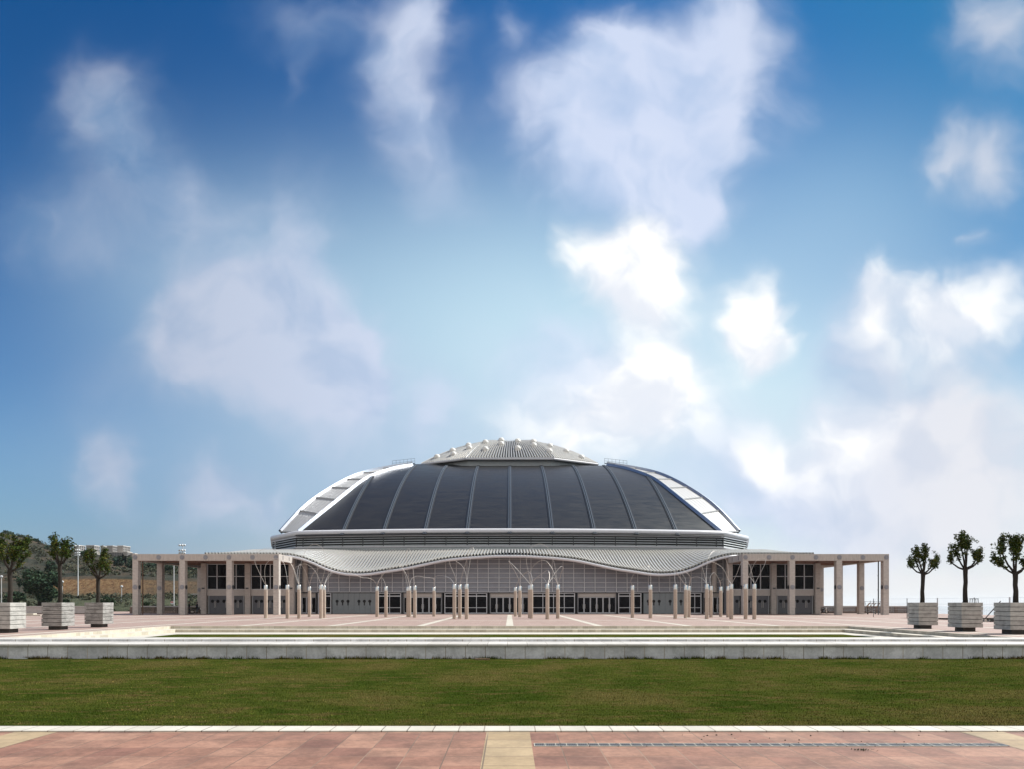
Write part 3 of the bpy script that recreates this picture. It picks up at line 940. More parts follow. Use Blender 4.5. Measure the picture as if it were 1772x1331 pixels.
# --- wings behind the porticos
DW = 98 + G
zw1, zw0 = ZA(976.8, DW), ZA(1021.3, DW); zd = ZA(1032, DW)
def wing(sx):
    xi, xo = 5 * G, 7 * G
    def X(a): return XO + sx * a
    def bx(b, a0, a1, y0, y1, z0, z1): b.box(min(X(a0), X(a1)), max(X(a0), X(a1)), y0, y1, z0, z1)
    b = MB(); bx(b, xo - .1, xo + .1, DW + .5, 131, 0, 9.0); b.build('wing_wall', 'concrete', hall)
    b = MB(); bx(b, xi, xo - .12, DW + 1.2, DW + 1.3, 0, 8.6); b.build('wing_backing', 'black', hall)
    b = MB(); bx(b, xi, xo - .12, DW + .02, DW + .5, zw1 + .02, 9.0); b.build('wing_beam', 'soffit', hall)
    for bay in (5, 6):
        a0, a1 = bay * G + .42, (bay + 1) * G - .42
        b = MB(); bx(b, a0, a1, DW + .0, DW + .3, zd + .004, zw0); b.build('wing_lintel', 'lintel', hall)
        b = MB(); zm = ZA(999, DW)
        for i in range(5):
            a = a0 + (a1 - a0) * i / 4; bx(b, a - .05, a + .05, DW + .05, DW + .2, zw0, zw1)
        for z in (zw0 + .004, zm, zw1 - .1): bx(b, a0, a1, DW + .07, DW + .18, z, z + .09)
        o = b.build('wing_window', 'frame', hall)
        b = MB(); bx(b, a0, a1, DW + .22, DW + .25, zw0, zw1); b.build('pane', 'glass', o)
        b = MB()
        for a in (a0 + .22, a1 - .28): bx(b, a, a + .07, DW - .02, DW + .2, .02, zd)
        b.build('door_post', 'white_paint', hall)
        d0, d1 = a0 + .32, a1 - .32; wl = (d1 - d0) / 6
        for i in range(6):
            if sx > 0 and bay == 5 and i in (0, 1, 2): 
                if i == 1: continue
            p0, p1 = d0 + i * wl + .006, d0 + (i + 1) * wl - .006
            b = MB(); bx(b, p0, p1, DW + .1, DW + .16, .04, zd - .01); o = b.build('door', 'door', hall)
            cx = X((p0 + p1) / 2 + (.03 if i % 2 == 0 else -.03)); pts = [(cx + .25 * math.cos(R(20 * k)), 1.98 + .25 * math.sin(R(20 * k))) for k in range(18)]
            MB().prism_y(pts, DW + .085, DW + .12).build('porthole', 'glass', o)
            hx = X(p1 - .10 if i % 2 == 0 else p0 + .10)
            MB().tube([(hx, DW + .10, 1.0), (hx, DW + .03, 1.0), (hx, DW + .03, 1.95), (hx, DW + .10, 1.95)], .022, 6).build('handle', 'steel', o)
wing(-1); wing(1)

# --- porticos
ZB0, ZB1 = ZA(971.6, 98), ZA(960, 98)
def portico(sx, label):
    root = empty('portico', (XO + sx * 6.5 * G, 98, 0), label, 'portico', 'concrete porticos beside the arena front')
    def X(a): return XO + sx * a
    def bx(b, a0, a1, y0, y1, z0, z1): b.box(min(X(a0), X(a1)), max(X(a0), X(a1)), y0, y1, z0, z1)
    h = .40
    def disc(x, y, z, axis, mat='disc', r=.33):
        b = MB(); n = 18
        for r_, o_ in ((r, .05), (r * .62, .09)):
            ring = []
            for k in range(n):
                a = 2 * math.pi * k / n; ring.append((r_ * math.cos(a), r_ * math.sin(a)))
            if axis == 'y': b.prism_y([(x + p, z + q) for p, q in ring], y - o_, y + .0)
            else:
                s = axis
                n0 = len(b.v)
                for xx in (x, x + s * o_): b.v.extend(Vector((xx, y + p, z + q)) for p, q in ring)
                b.face(*range(n0, n0 + n)); b.face(*range(n0 + n, n0 + 2 * n))
                for i in range(n): b.face(n0 + i, n0 + (i + 1) % n, n0 + n + (i + 1) % n, n0 + n + i)
        return b.build('disc_lamp', mat, root, smooth=False)
    cols = [(k, 98) for k in (5, 6, 7, 8)] + [(k, DW) for k in (5, 6, 7, 8)] + [(8, 98 + 2 * G), (8, 98 + 3 * G)]
    for k, y in cols:
        b = MB(); bx(b, k * G - h, k * G + h, y - h, y + h, 0, ZB0 - .002); b.build('column', 'concrete2', root, bevel=.02)
        z = 1.75 + (1044 - 1017.2) * 98 / F
        if y == 98 or k == 8: disc(X(k * G), y - h, z, 'y')
        else:
            b = MB(); bx(b, k * G - .2, k * G + .2, y - h - .12, y - h - .001, z - .12, z + .08); b.build('wall_lamp', 'dark_metal', root)
        if y == 98: disc(X(k * G) - sx * h, y, z, -sx, 'dark_metal', .30)
    b = MB(); bx(b, 5 * G - h, 8 * G + h, 98 - h, 98 + h, ZB0, ZB1); b.build('front_beam', 'concrete', root, bevel=.015)
    for i in range(7): disc(X(5 * G + i * G / 2), 98 - h, (ZB0 + ZB1) / 2, 'y')
    for k in (5, 8):
        b = MB(); bx(b, k * G - h, k * G + h, 98 + h + .003, (DW + h) if k == 5 else 98 + 3 * G + h, ZB0, ZB1 - .003); b.build('side_beam', 'concrete', root, bevel=.015)
    for y in (99.4, 98 + .62 * G):
        b = MB(); zz = (ZB0 + ZB1) / 2; xx = X(5 * G) - sx * (h + .02)
        b.box(min(xx, xx + sx * .03), max(xx, xx + sx * .03), y - .09, y + .09, zz - .3, zz + .3); b.build('slot_lamp', 'dark_metal', root)
    for k in (6, 7):
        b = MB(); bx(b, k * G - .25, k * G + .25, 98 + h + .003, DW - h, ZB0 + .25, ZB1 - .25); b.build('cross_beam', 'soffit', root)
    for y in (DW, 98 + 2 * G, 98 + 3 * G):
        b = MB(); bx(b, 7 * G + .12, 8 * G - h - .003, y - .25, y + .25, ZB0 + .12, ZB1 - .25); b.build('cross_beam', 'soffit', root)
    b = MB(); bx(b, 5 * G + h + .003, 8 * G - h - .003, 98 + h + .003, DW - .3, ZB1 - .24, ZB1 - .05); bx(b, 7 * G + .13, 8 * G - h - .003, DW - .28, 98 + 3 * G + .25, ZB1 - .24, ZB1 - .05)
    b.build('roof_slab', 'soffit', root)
    px = 247 if sx < 0 else 1520
    xd = XA(px, 99.3)
    b = MB().tube([(xd, 99.3, .0), (xd, 99.3, ZB0 + .5)], .085, 10); b.build('downpipe', 'rust' if sx < 0 else 'dark_metal', root, smooth=True)
    b = MB()
    for z in (1.5, 3.6, 5.7): b.box(min(xd, X(8 * G - h)), max(xd, X(8 * G - h)), 99.26, 99.32, z, z + .05)
    b.build('pipe_bracket', 'dark_metal', root)
    return root
portico(-1, 'beige concrete portico on the hill side, with disc lamps and a rusty brown downpipe')
portico(1, 'beige concrete portico on the sea side, with disc lamps and a black downpipe')
#==THINGS==
# ------------------------------------------------------------------ sculpture columns with cables
POSTS = [(460, 1071), (497.5, 1071.3), (517.5, 1071.3), (535.5, 1068.5), (555.5, 1071.3), (560.9, 1070), (652.5, 1068.5), (667.9, 1068.8), (706, 1068.4), (708.7, 1068.8), (717.8, 1069.8),
         (751, 1067.8), (786.3, 1072.3), (795.6, 1071.5), (807.5, 1072.5), (891.8, 1067.8), (899.6, 1069), (916.6, 1070.6), (919.4, 1071.3), (947.2, 1072.7), (965.3, 1071.3),
         (1094.4, 1070.3), (1125.6, 1071), (1168.6, 1071.7), (1186.5, 1070.5), (1192, 1069.3), (1223, 1072.3), (1230.2, 1069.6), (1247.3, 1068.4), (1259.7, 1069.3), (1265.4, 1072.3), (1290.3, 1072.3), (1305.3, 1072.7)]
ORD = 'first second third fourth fifth sixth seventh eighth ninth tenth eleventh twelfth thirteenth fourteenth fifteenth sixteenth seventeenth'.split()
def where(px):
    for lim, s in ((490, 'by the hill-side portico'), (570, 'under the canopy bend'), (700, 'beside keyhole shutters'), (760, 'before glass doors'),
                   (850, 'before a wide window'), (970, 'near the pale centre stripe'), (1110, 'before a window'), (1200, 'before keyhole shutters'), (1275, 'by the front corner'), (1400, 'by the sea-side portico')):
        if px < lim: return s
post_tops = {}; proto = None
for i, (px, py) in enumerate(POSTS):
    d = EYE * F / (py - HY); x = XA(px, d)
    n = len(POSTS)
    side = f'{ORD[i]} from the hill side' if i < 17 else f'{ORD[n - 1 - i]} from the sea side'
    lab = f'steel capped stone column, {side}, {where(px)}'
    if proto is None:
        root = empty('sculpture_column', (x, d, 0), lab, 'sculpture column', 'cabled columns on the plaza')
        MB().lathe((x, d, 0), [(.195, 0), (.20, .02), (.20, 3.20)], 28).build('shaft', 'post', root, smooth=True)
        MB().lathe((x, d, 0), [(.203, 3.202), (.205, 3.22), (.205, 3.70), (.19, 3.72)], 28).build('steel_cap', 'steel', root, smooth=True)
        proto = root
    else:
        root = copy_tree(proto, (x, d, 0)); WORLD[root.name] = Vector((x, d, 0)); tag(root, lab)
    post_tops[px] = (root, Vector((x, d, 3.72)))
CABLES = [(460, 497.5, [(458, 990), (462, 975), (476, 967), (490, 974), (496, 996)]),
 (460, 517.5, [(447, 988), (441, 970), (450, 954), (466, 949.5), (482, 957), (500, 972), (510, 990)]),
 (517.5, 555.5, [(519, 985), (526, 960), (536, 946), (546, 943), (556, 948), (562, 960), (562, 985)]),
 (517.5, 535.5, [(515, 990), (519, 978), (526, 985), (532, 1000)]), (517.5, 555.5, [(512, 1000), (510, 985), (525, 977), (537, 981), (547, 992), (553, 1006)]),
 (560.9, 535.5, [(566, 1000), (574, 988), (562, 980), (545, 990), (538, 1004)]),
 (560.9, 652.5, [(566, 1004), (580, 990), (605, 992), (625, 1000), (640, 1002), (649, 1008)]), (652.5, 708.7, [(656, 1005), (663, 994), (672, 988), (690, 980), (700, 990), (706, 1003)]),
 (667.9, 652.5, [(664, 1005), (660, 1001), (655, 1006)]), (708.7, 717.8, [(705, 981), (703, 960), (706, 950), (710, 955), (714, 981)]),
 (706, 652.5, [(697, 984), (685, 976), (668, 990), (656, 1006)]),
 (708.7, 751, [(712, 1003), (722, 998), (735, 1000), (746, 1001), (751, 1004)]), (751, 786.3, [(752, 1002), (758, 997), (770, 998), (780, 1003)]),
 (786.3, 807.5, [(788, 1000), (778, 975), (785, 970), (800, 981), (806, 995)]), (795.6, 807.5, [(800, 995), (806, 976), (812, 953), (819, 949), (815, 963), (810, 995)]),
 (891.8, 919.4, [(898, 1005), (911, 991), (918, 993), (921, 1003)]),
 (919.4, 899.6, [(902, 994), (881, 972), (884, 978), (896, 1000)]), (919.4, 965.3, [(913, 985), (911, 968), (917, 951), (932, 942.5), (946, 947), (955, 963), (961, 985)]),
 (916.6, 965.3, [(918, 990), (930, 974), (945, 972), (958, 990)]),
 (919.4, 947.2, [(926, 1003), (938, 994), (948, 988), (951, 1000)]), (947.2, 916.6, [(941, 1002), (933, 1000), (922, 1005)]), (947.2, 965.3, [(951, 1008), (957, 1001), (962, 1005)]),
 (965.3, 947.2, [(972, 990), (975, 984), (970, 982), (958, 996)]), (1094.4, 1125.6, [(1092, 1004), (1105, 985), (1122, 980), (1126, 1000)]),
 (1168.6, 1186.5, [(1167.6, 1000), (1168.5, 990), (1173, 996), (1182, 1008)]), (1186.5, 1192, [(1186, 1003), (1178, 990), (1180, 986), (1195, 1000)]),
 (1192, 1223, [(1195, 1003), (1204, 999), (1213, 1001), (1219, 1006)]), (1223, 1265.4, [(1219, 996), (1215, 978), (1225, 972), (1241, 977), (1252, 986), (1260, 1003)]),
 (1230.2, 1247.3, [(1229, 1000), (1236, 992), (1244, 1004)]), (1247.3, 1265.4, [(1247, 1007), (1252, 1003), (1259, 1004), (1264, 1009)]),
 (1259.7, 1223, [(1261, 999), (1258, 975), (1250, 960), (1235, 955), (1225, 970), (1222, 1000)]), (1265.4, 1305.3, [(1275, 994), (1283, 975), (1295, 975), (1303, 1000)]),
 (1290.3, 1305.3, [(1292, 1004), (1297, 1000), (1303, 1006)]), (1305.3, 1290.3, [(1312, 1000), (1325, 971), (1310, 970), (1295, 1000)])]
for a, c, via in CABLES:
    ra, A = post_tops[a]; rc, C = post_tops[c]
    pts = [A - Vector((0, 0, .05))]; m = len(via)
    for i, (px, py) in enumerate(via):
        d = A.y + (C.y - A.y) * (i + 1) / (m + 1); pts.append(P(px, py, d))
    pts.append(C - Vector((0, 0, .05)))
    MB().tube(catmull(pts, 7), .016, 6).build('cable', 'cable', ra, smooth=True)

# ------------------------------------------------------------------ planters with trees
def leaf_quads(b, c, r, n, size, flat=.9, rnd=random):
    for _ in range(n):
        while True:
            v = Vector((rnd.uniform(-1, 1), rnd.uniform(-1, 1), rnd.uniform(-1, 1)))
            if v.length <= 1: break
        p = c + Vector((v.x * r, v.y * r, v.z * r * flat))
        a = Vector((rnd.gauss(0, 1), rnd.gauss(0, 1), rnd.gauss(0, .7))).normalized()
        q = a.orthogonal().normalized(); q.rotate(Matrix.Rotation(rnd.uniform(0, 6.28), 3, a))
        s = size * rnd.uniform(.6, 1.3)
        n0 = len(b.v)
        b.v.extend((p - a * s, p + q * s * .45, p + a * s, p - q * s * .45)); b.face(n0, n0 + 1, n0 + 2, n0 + 3)

def planter_tree(x, y, zb, fork, top, rad, seed, label, lean=0.0, dens=1.0):
    rnd = random.Random(seed)
    root = empty('planter_tree', (x, y, zb), label, 'tree', 'small pollarded trees in planters')
    t = MB(); lv_ = MB()
    h = fork - zb
    tr = [Vector((x, y, zb - .05))]
    for i in range(1, 6):
        q = i / 5; tr.append(Vector((x + lean * q + rnd.uniform(-.02, .02), y + rnd.uniform(-.02, .02), zb + h * q)))
    t.tube(tr, [.15, .135, .125, .12, .125, .14], 10)
    f0 = tr[-1]; H = top - fork; rad *= .84
    nl = 7
    tips = []
    for k in range(nl):
        az = 2 * math.pi * (k + rnd.uniform(-.25, .25)) / nl
        low = k % 3 == 0
        elev = rnd.uniform(.45, .7) if low else rnd.uniform(.95, 1.35)
        ln = H * (rnd.uniform(.30, .42) if low else rnd.uniform(.40, .58))
        d = Vector((math.cos(az) * math.cos(elev), math.sin(az) * math.cos(elev), math.sin(elev)))
        p0 = f0 - Vector((0, 0, rnd.uniform(0, .15))); p1 = p0 + d * ln * .5 + Vector((rnd.uniform(-.05, .05), 0, -.04)); p2 = p0 + d * ln + Vector((0, 0, .1))
        t.tube([p0, p1, p2], [.07, .05, .038], 7)
        for j in range(rnd.choice((3, 4, 4))):
            a2 = az + rnd.uniform(-1.1, 1.1); e2 = elev + rnd.uniform(-.35, .5)
            d2 = Vector((math.cos(a2) * math.cos(e2), math.sin(a2) * math.cos(e2), math.sin(e2)))
            e_ = p2 + d2 * H * rnd.uniform(.28, .48)
            # rounded crown envelope
            q = Vector(((e_.x - f0.x) / rad, (e_.y - f0.y) / rad, (e_.z - (f0.z + H * .5)) / (H * .5)))
            if q.length > 1:
                q = q / q.length * rnd.uniform(.9, 1.0); e_ = Vector((f0.x + q.x * rad, f0.y + q.y * rad, f0.z + H * .5 + q.z * H * .5))
            mid = p2.lerp(e_, .5) + Vector((rnd.uniform(-.06, .06), rnd.uniform(-.06, .06), rnd.uniform(-.02, .08)))
            t.tube([p2, mid, e_], [.036, .026, .014], 6)
            for q in [.06 + .94 * i_ / 8 for i_ in range(9)]:
                cpt = p2.lerp(mid, q * 2) if q < .5 else mid.lerp(e_, q * 2 - 1)
                if rnd.random() < .22: continue
                leaf_quads(lv_, cpt + Vector((rnd.uniform(-.05, .05), rnd.uniform(-.05, .05), rnd.uniform(-.02, .08))), rnd.uniform(.10, .23), int(rnd.uniform(7, 24) * dens), .074, 1.0, rnd)
        cq = Vector((rnd.gauss(0, 1), rnd.gauss(0, 1), rnd.gauss(.2, .8))).normalized() * rnd.uniform(.55, .95)
        for _ in range(1):
            cq.rotate(Matrix.Rotation(rnd.uniform(1, 4), 3, 'Z'))
            leaf_quads(lv_, Vector((f0.x + cq.x * rad, f0.y + cq.y * rad, f0.z + H * .55 + cq.z * H * .42)), rnd.uniform(.12, .2), int(18 * dens), .074, 1.0, rnd)
        if not low or rnd.random() < .5:
            leaf_quads(lv_, p2, .20, int(24 * dens), .074, .9, rnd)
            leaf_quads(lv_, p1.lerp(p2, .55), .14, int(24 * dens), .070, .9, rnd)
    t.build('trunk', 'bark', root, smooth=True)
    lv_.build('crown', 'leaf', root, fix=False)
    return root

PW = 1.30; PZ0, PZ1 = .23, 1.77
def planter(x, y, mat, label):
    """x, y = centre"""
    root = empty('planter', (x, y, 0), label, 'planter', 'square board planters on the plaza')
    h = PW / 2
    b = MB(); n = 6; bh = (PZ1 - PZ0) / n
    for i in range(n):
        z0 = PZ0 + i * bh + .014; z1 = PZ0 + (i + 1) * bh - .014
        o = random.uniform(-.006, .006)
        b.box(x - h + o, x + h - o, y - h + o, y - h + .05, z0, z1); b.box(x - h + o, x + h - o, y + h - .05, y + h - o, z0, z1)
        b.box(x - h + o, x - h + .05, y - h + .052, y + h - .052, z0, z1); b.box(x + h - .05, x + h - o, y - h + .052, y + h - .052, z0, z1)
    b.build('board_box', mat, root, bevel=.006)
    b = MB().box(x - h + .06, x + h - .06, y - h + .06, y + h - .06, PZ0 + .01, PZ1 - .12); b.build('liner', 'black', root)
    b = MB(); b.grid([[(x - h + .07 + i * (PW - .14) / 6, y - h + .07 + j * (PW - .14) / 6, PZ1 - .09 + random.uniform(-.02, .05)) for i in range(7)] for j in range(7)]); b.build('soil', 'soil', root, smooth=True, fix=False)
    b = MB().box(x - h + .27, x + h - .27, y - h + .27, y + h - .27, 0, PZ0 + .005); b.build('plinth', 'plinth', root)
    return root
LX = -28.75 - PW / 2; RXP = 27.4 + PW / 2
PL = [(LX, 39.0, 'wood', 'weathered board planter on the hill side, nearest the camera and cut by the frame'), (LX, 43.5, 'wood_dark', 'weathered board planter on the hill side, middle of its row of three'),
      (LX, 47.9, 'wood_dark', 'dark stained board planter on the hill side, farthest of its row'), (RXP, 45.4, 'wood', 'grey board planter on the sea side, farthest of its row'),
      (RXP, 41.1, 'wood', 'grey board planter on the sea side carrying a small wire frame'), (RXP + .3, 37.5, 'wood', 'grey board planter on the sea side, nearest the camera and cut by the frame')]
for x, y, m, lab in PL: planter(x, y + PW / 2, m, lab)
TR = [(17.5, 39.6, 987, 914, 1.35, 11, 'dense green tree in the nearest hill-side planter, bare twig on top', .0, 1.5), (104, 44.1, 977, 924, 1.12, 23, 'open crowned tree with browning leaves in the middle hill-side planter', .0, .85),
      (169.5, 48.5, 1001, 943, 1.08, 35, 'tree with several bare lower limbs in the farthest hill-side planter', .0, .9), (1596, 46.0, 993, 939, 1.12, 41, 'small slender tree in the farthest sea-side planter, gap in its crown', .05, .9),
      (1671, 41.7, 984, 920, 1.02, 57, 'tallest slim tree, in the middle sea-side planter', -.04, .95), (1757.5, 38.1, 992, 914, 1.32, 63, 'broad dark tree in the nearest sea-side planter, cut by the frame', .0, 1.4)]
for px, d, fk, tp, rad, seed, lab, lean, dens in TR:
    planter_tree(XA(px, d), d, PZ1 - .08, ZA(fk, d), ZA(tp, d), rad, seed, lab, lean, dens)
# small wire frame standing on a planter rim
x, y = RXP + .38, 41.5
root = empty('wire_stand', (x, y, PZ1), 'small square wire stand on the rim of a sea-side planter', 'stand')
b = MB()
for i in (-1, 1):
    for j in (-1, 1): b.bar((x + .19 * i, y + .1 * j, PZ1 - .06), (x + .17 * i, y + .1 * j, PZ1 + .20), .025)
b.box(x - .2, x + .2, y - .12, y + .12, PZ1 + .20, PZ1 + .235); b.build('stand_frame', 'dark_metal', root)

# ------------------------------------------------------------------ parapets and things at the edges of the plaza
def parapet(x0, x1, y, label, bay=3.4, solid=False):
    root = empty('parapet', ((x0 + x1) / 2, y, 0), label, 'parapet')
    b = MB().box(x0, x1, y - .2, y + .2, 1.02, 1.22); b.build('capstone', 'grey_cap', root, bevel=.015)
    b = MB().box(x0, x1, y - .12, y + .12, 0, .14); b.build('base_course', 'openwork', root)
    n = max(1, int(round((x1 - x0) / bay)))
    st = (x1 - x0) / n
    b = MB()
    for i in range(n + 1):
        x = x0 + i * st; b.box(x - .2, x + .2, y - .17, y + .17, 0, 1.017)
    b.build('pier', 'openwork' if not solid else 'grey_cap', root)
    b = MB()
    for i in range(n):
        a, c = x0 + i * st + .2, x0 + (i + 1) * st - .2
        if solid: b.box(a, c, y - .12, y + .12, .142, 1.017); continue
        rws = 4; nv = int((c - a) / .24)
        for r in range(rws + 1):
            z = .142 + (1.017 - .142) * r / rws; b.box(a, c, y - .1, y + .1, max(.142, z - .05), min(1.017, z + .05))
        for r in range(rws):
            z0 = .142 + .875 * r / rws + .05; z1 = .142 + .875 * (r + 1) / rws - .05
            for k in range(nv + 1):
                x = a + (c - a) * (k + (.5 if r % 2 else 0)) / nv
                if x > c: continue
                b.box(max(a, x - .06), min(c, x + .06), y - .098, y + .098, z0, z1)
    b.build('infill', 'openwork' if not solid else 'grey_cap', root)
    return root
parapet(47.8, 67.0, 112.0, 'openwork brown parapet with grey capstone behind the sea-side portico')
parapet(-62.5, -47.6, 112.0, 'dark openwork parapet with grey capstone behind the hill-side portico')
parapet(-118, -62.9, 104.0, 'solid grey parapet wall at the hill-side edge of the plaza', 6.0, True)
root = empty('slab_stack', (XA(58, 98), 98, 0), 'two stacked cream stone slabs left on the plaza near the grey parapet', 'stone slabs')
x = XA(57, 90); root.location = (x, 90, 0); WORLD[root.name] = Vector((x, 90, 0))
MB().box(x - 1.2, x + 1.3, 89.6, 90.4, 0, .17).build('slab', 'tread', root, bevel=.01)
MB().box(x - 1.2, x + .3, 89.65, 90.35, .175, .34).build('slab', 'tread', root, bevel=.01)

# tilted steel frame trolley under the right portico
def trolley():
    d = 103.0; x = XA(1511, d)
    root = empty('frame_trolley', (x, d, 0), 'tilted rusty steel frame on legs under the sea-side portico', 'trolley')
    a0 = P(1500, 1051, d); a1 = P(1504.5, 1044.8, d + .5); c0 = P(1517.5, 1051.3, d); c1 = P(1522, 1044.8, d + .5)
    b = MB()
    for p, q in ((a0, a1), (c0, c1)): b.bar(p, q, .14, .12)
    for p, q in ((a0, c0), (a1, c1)): b.bar(p, q, .08, .08)
    for t in (.33, .62): b.bar(a0.lerp(c0, t), a1.lerp(c1, t), .08, .06)
    b.build('tilted_frame', 'rust', root)
    for t in (.12, .45, .88):
        p = a0.lerp(c0, t); b = MB().bar(p + Vector((0, .1, 0)), (p.x + .05, d + .15, .12), .06)
        b.build('leg', 'dark_metal', root)
    for t in (.12, .88):
        p = a0.lerp(c0, t); MB().tube([(p.x - .04, d + .15, .11), (p.x + .10, d + .15, .11)], .11, 12).build('wheel', 'rubber', root)
    b = MB()
    for px in (1506, 1512.5): b.bar(P(px, 1052, d + .7), P(px, 1040.5, d + .7), .04)
    b.bar(P(1496, 1042, d + .7), P(1524, 1042, d + .7), .04); b.bar(P(1497, 1044, d + .7), P(1500, 1051, d + .6), .03)
    for px in (1497, 1523): b.bar(P(px, 1042, d + .7), (XA(px, d + .7), d + .7, 0), .035)
    b.build('rail', 'dark_metal', root)
trolley()

# motorcycle
def motorcycle(x, y, ang, label):
    root = empty('motorcycle', (x, y, 0), label, 'motorcycle')
    ca, sa = math.cos(ang), math.sin(ang)
    def T(u, v, z): return (x + u * ca - v * sa, y + u * sa + v * ca, z)
    for u in (-.68, .68):
        pts = [T(u + .29 * math.cos(R(20 * k)), 0, .31 + .29 * math.sin(R(20 * k))) for k in range(19)]
        o = MB().tube(pts, .055, 8).build('wheel', 'rubber', root, smooth=True)
        b = MB()
        for k in range(0, 18, 3): b.bar(T(u, 0, .31), T(u + .25 * math.cos(R(20 * k)), 0, .31 + .25 * math.sin(R(20 * k))), .018)
        b.build('spokes', 'steel', o)
    b = MB().tube([T(-.1, 0, .45), T(.05, 0, .72), T(.3, 0, .86), T(.42, 0, .80)], [.10, .15, .15, .08], 10); b.build('tank', 'dark_metal', root, smooth=True)
    b = MB().tube([T(.1, 0, .74), T(-.25, 0, .80), T(-.75, 0, .86)], [.10, .13, .07], 10); b.build('seat', 'rubber', root, smooth=True)
    b = MB().box(-.2, .2, -.14, .14, .25, .55); b.v = [Vector(T(v.x, v.y, v.z)) for v in b.v]; b.build('engine', 'grate', root, bevel=.03)
    b = MB()
    for s in (-1, 1): b.bar(T(.68, .08 * s, .31), T(.42, .08 * s, .98), .045)
    b.build('fork', 'steel', root)
    MB().tube([T(.30, -.36, 1.05), T(.42, -.2, 1.0), T(.42, .2, 1.0), T(.30, .36, 1.05)], .018, 6).build('handlebar', 'dark_metal', root)
    MB().tube([T(.5, 0, .88), T(.6, 0, .88)], [.09, .10], 12).build('headlight', 'white_paint', root)
    MB().tube([T(.05, .15, .28), T(-.5, .17, .30), T(-.9, .17, .36)], [.03, .045, .05], 8).build('exhaust', 'steel', root, smooth=True)
    b = MB().tube([T(-.98, 0, .34), T(-.9, 0, .58), T(-.68, 0, .67), T(-.45, 0, .6)], .05, 6); b.build('mudguard', 'dark_metal', root)
motorcycle(XA(341, 106.5), 106.5, .25, 'dark motorcycle parked in shade under the hill-side portico, beside two people')
motorcycle(XA(1425, 107.5), 107.5, .4, 'dark motorcycle parked behind a rear column of the sea-side portico')

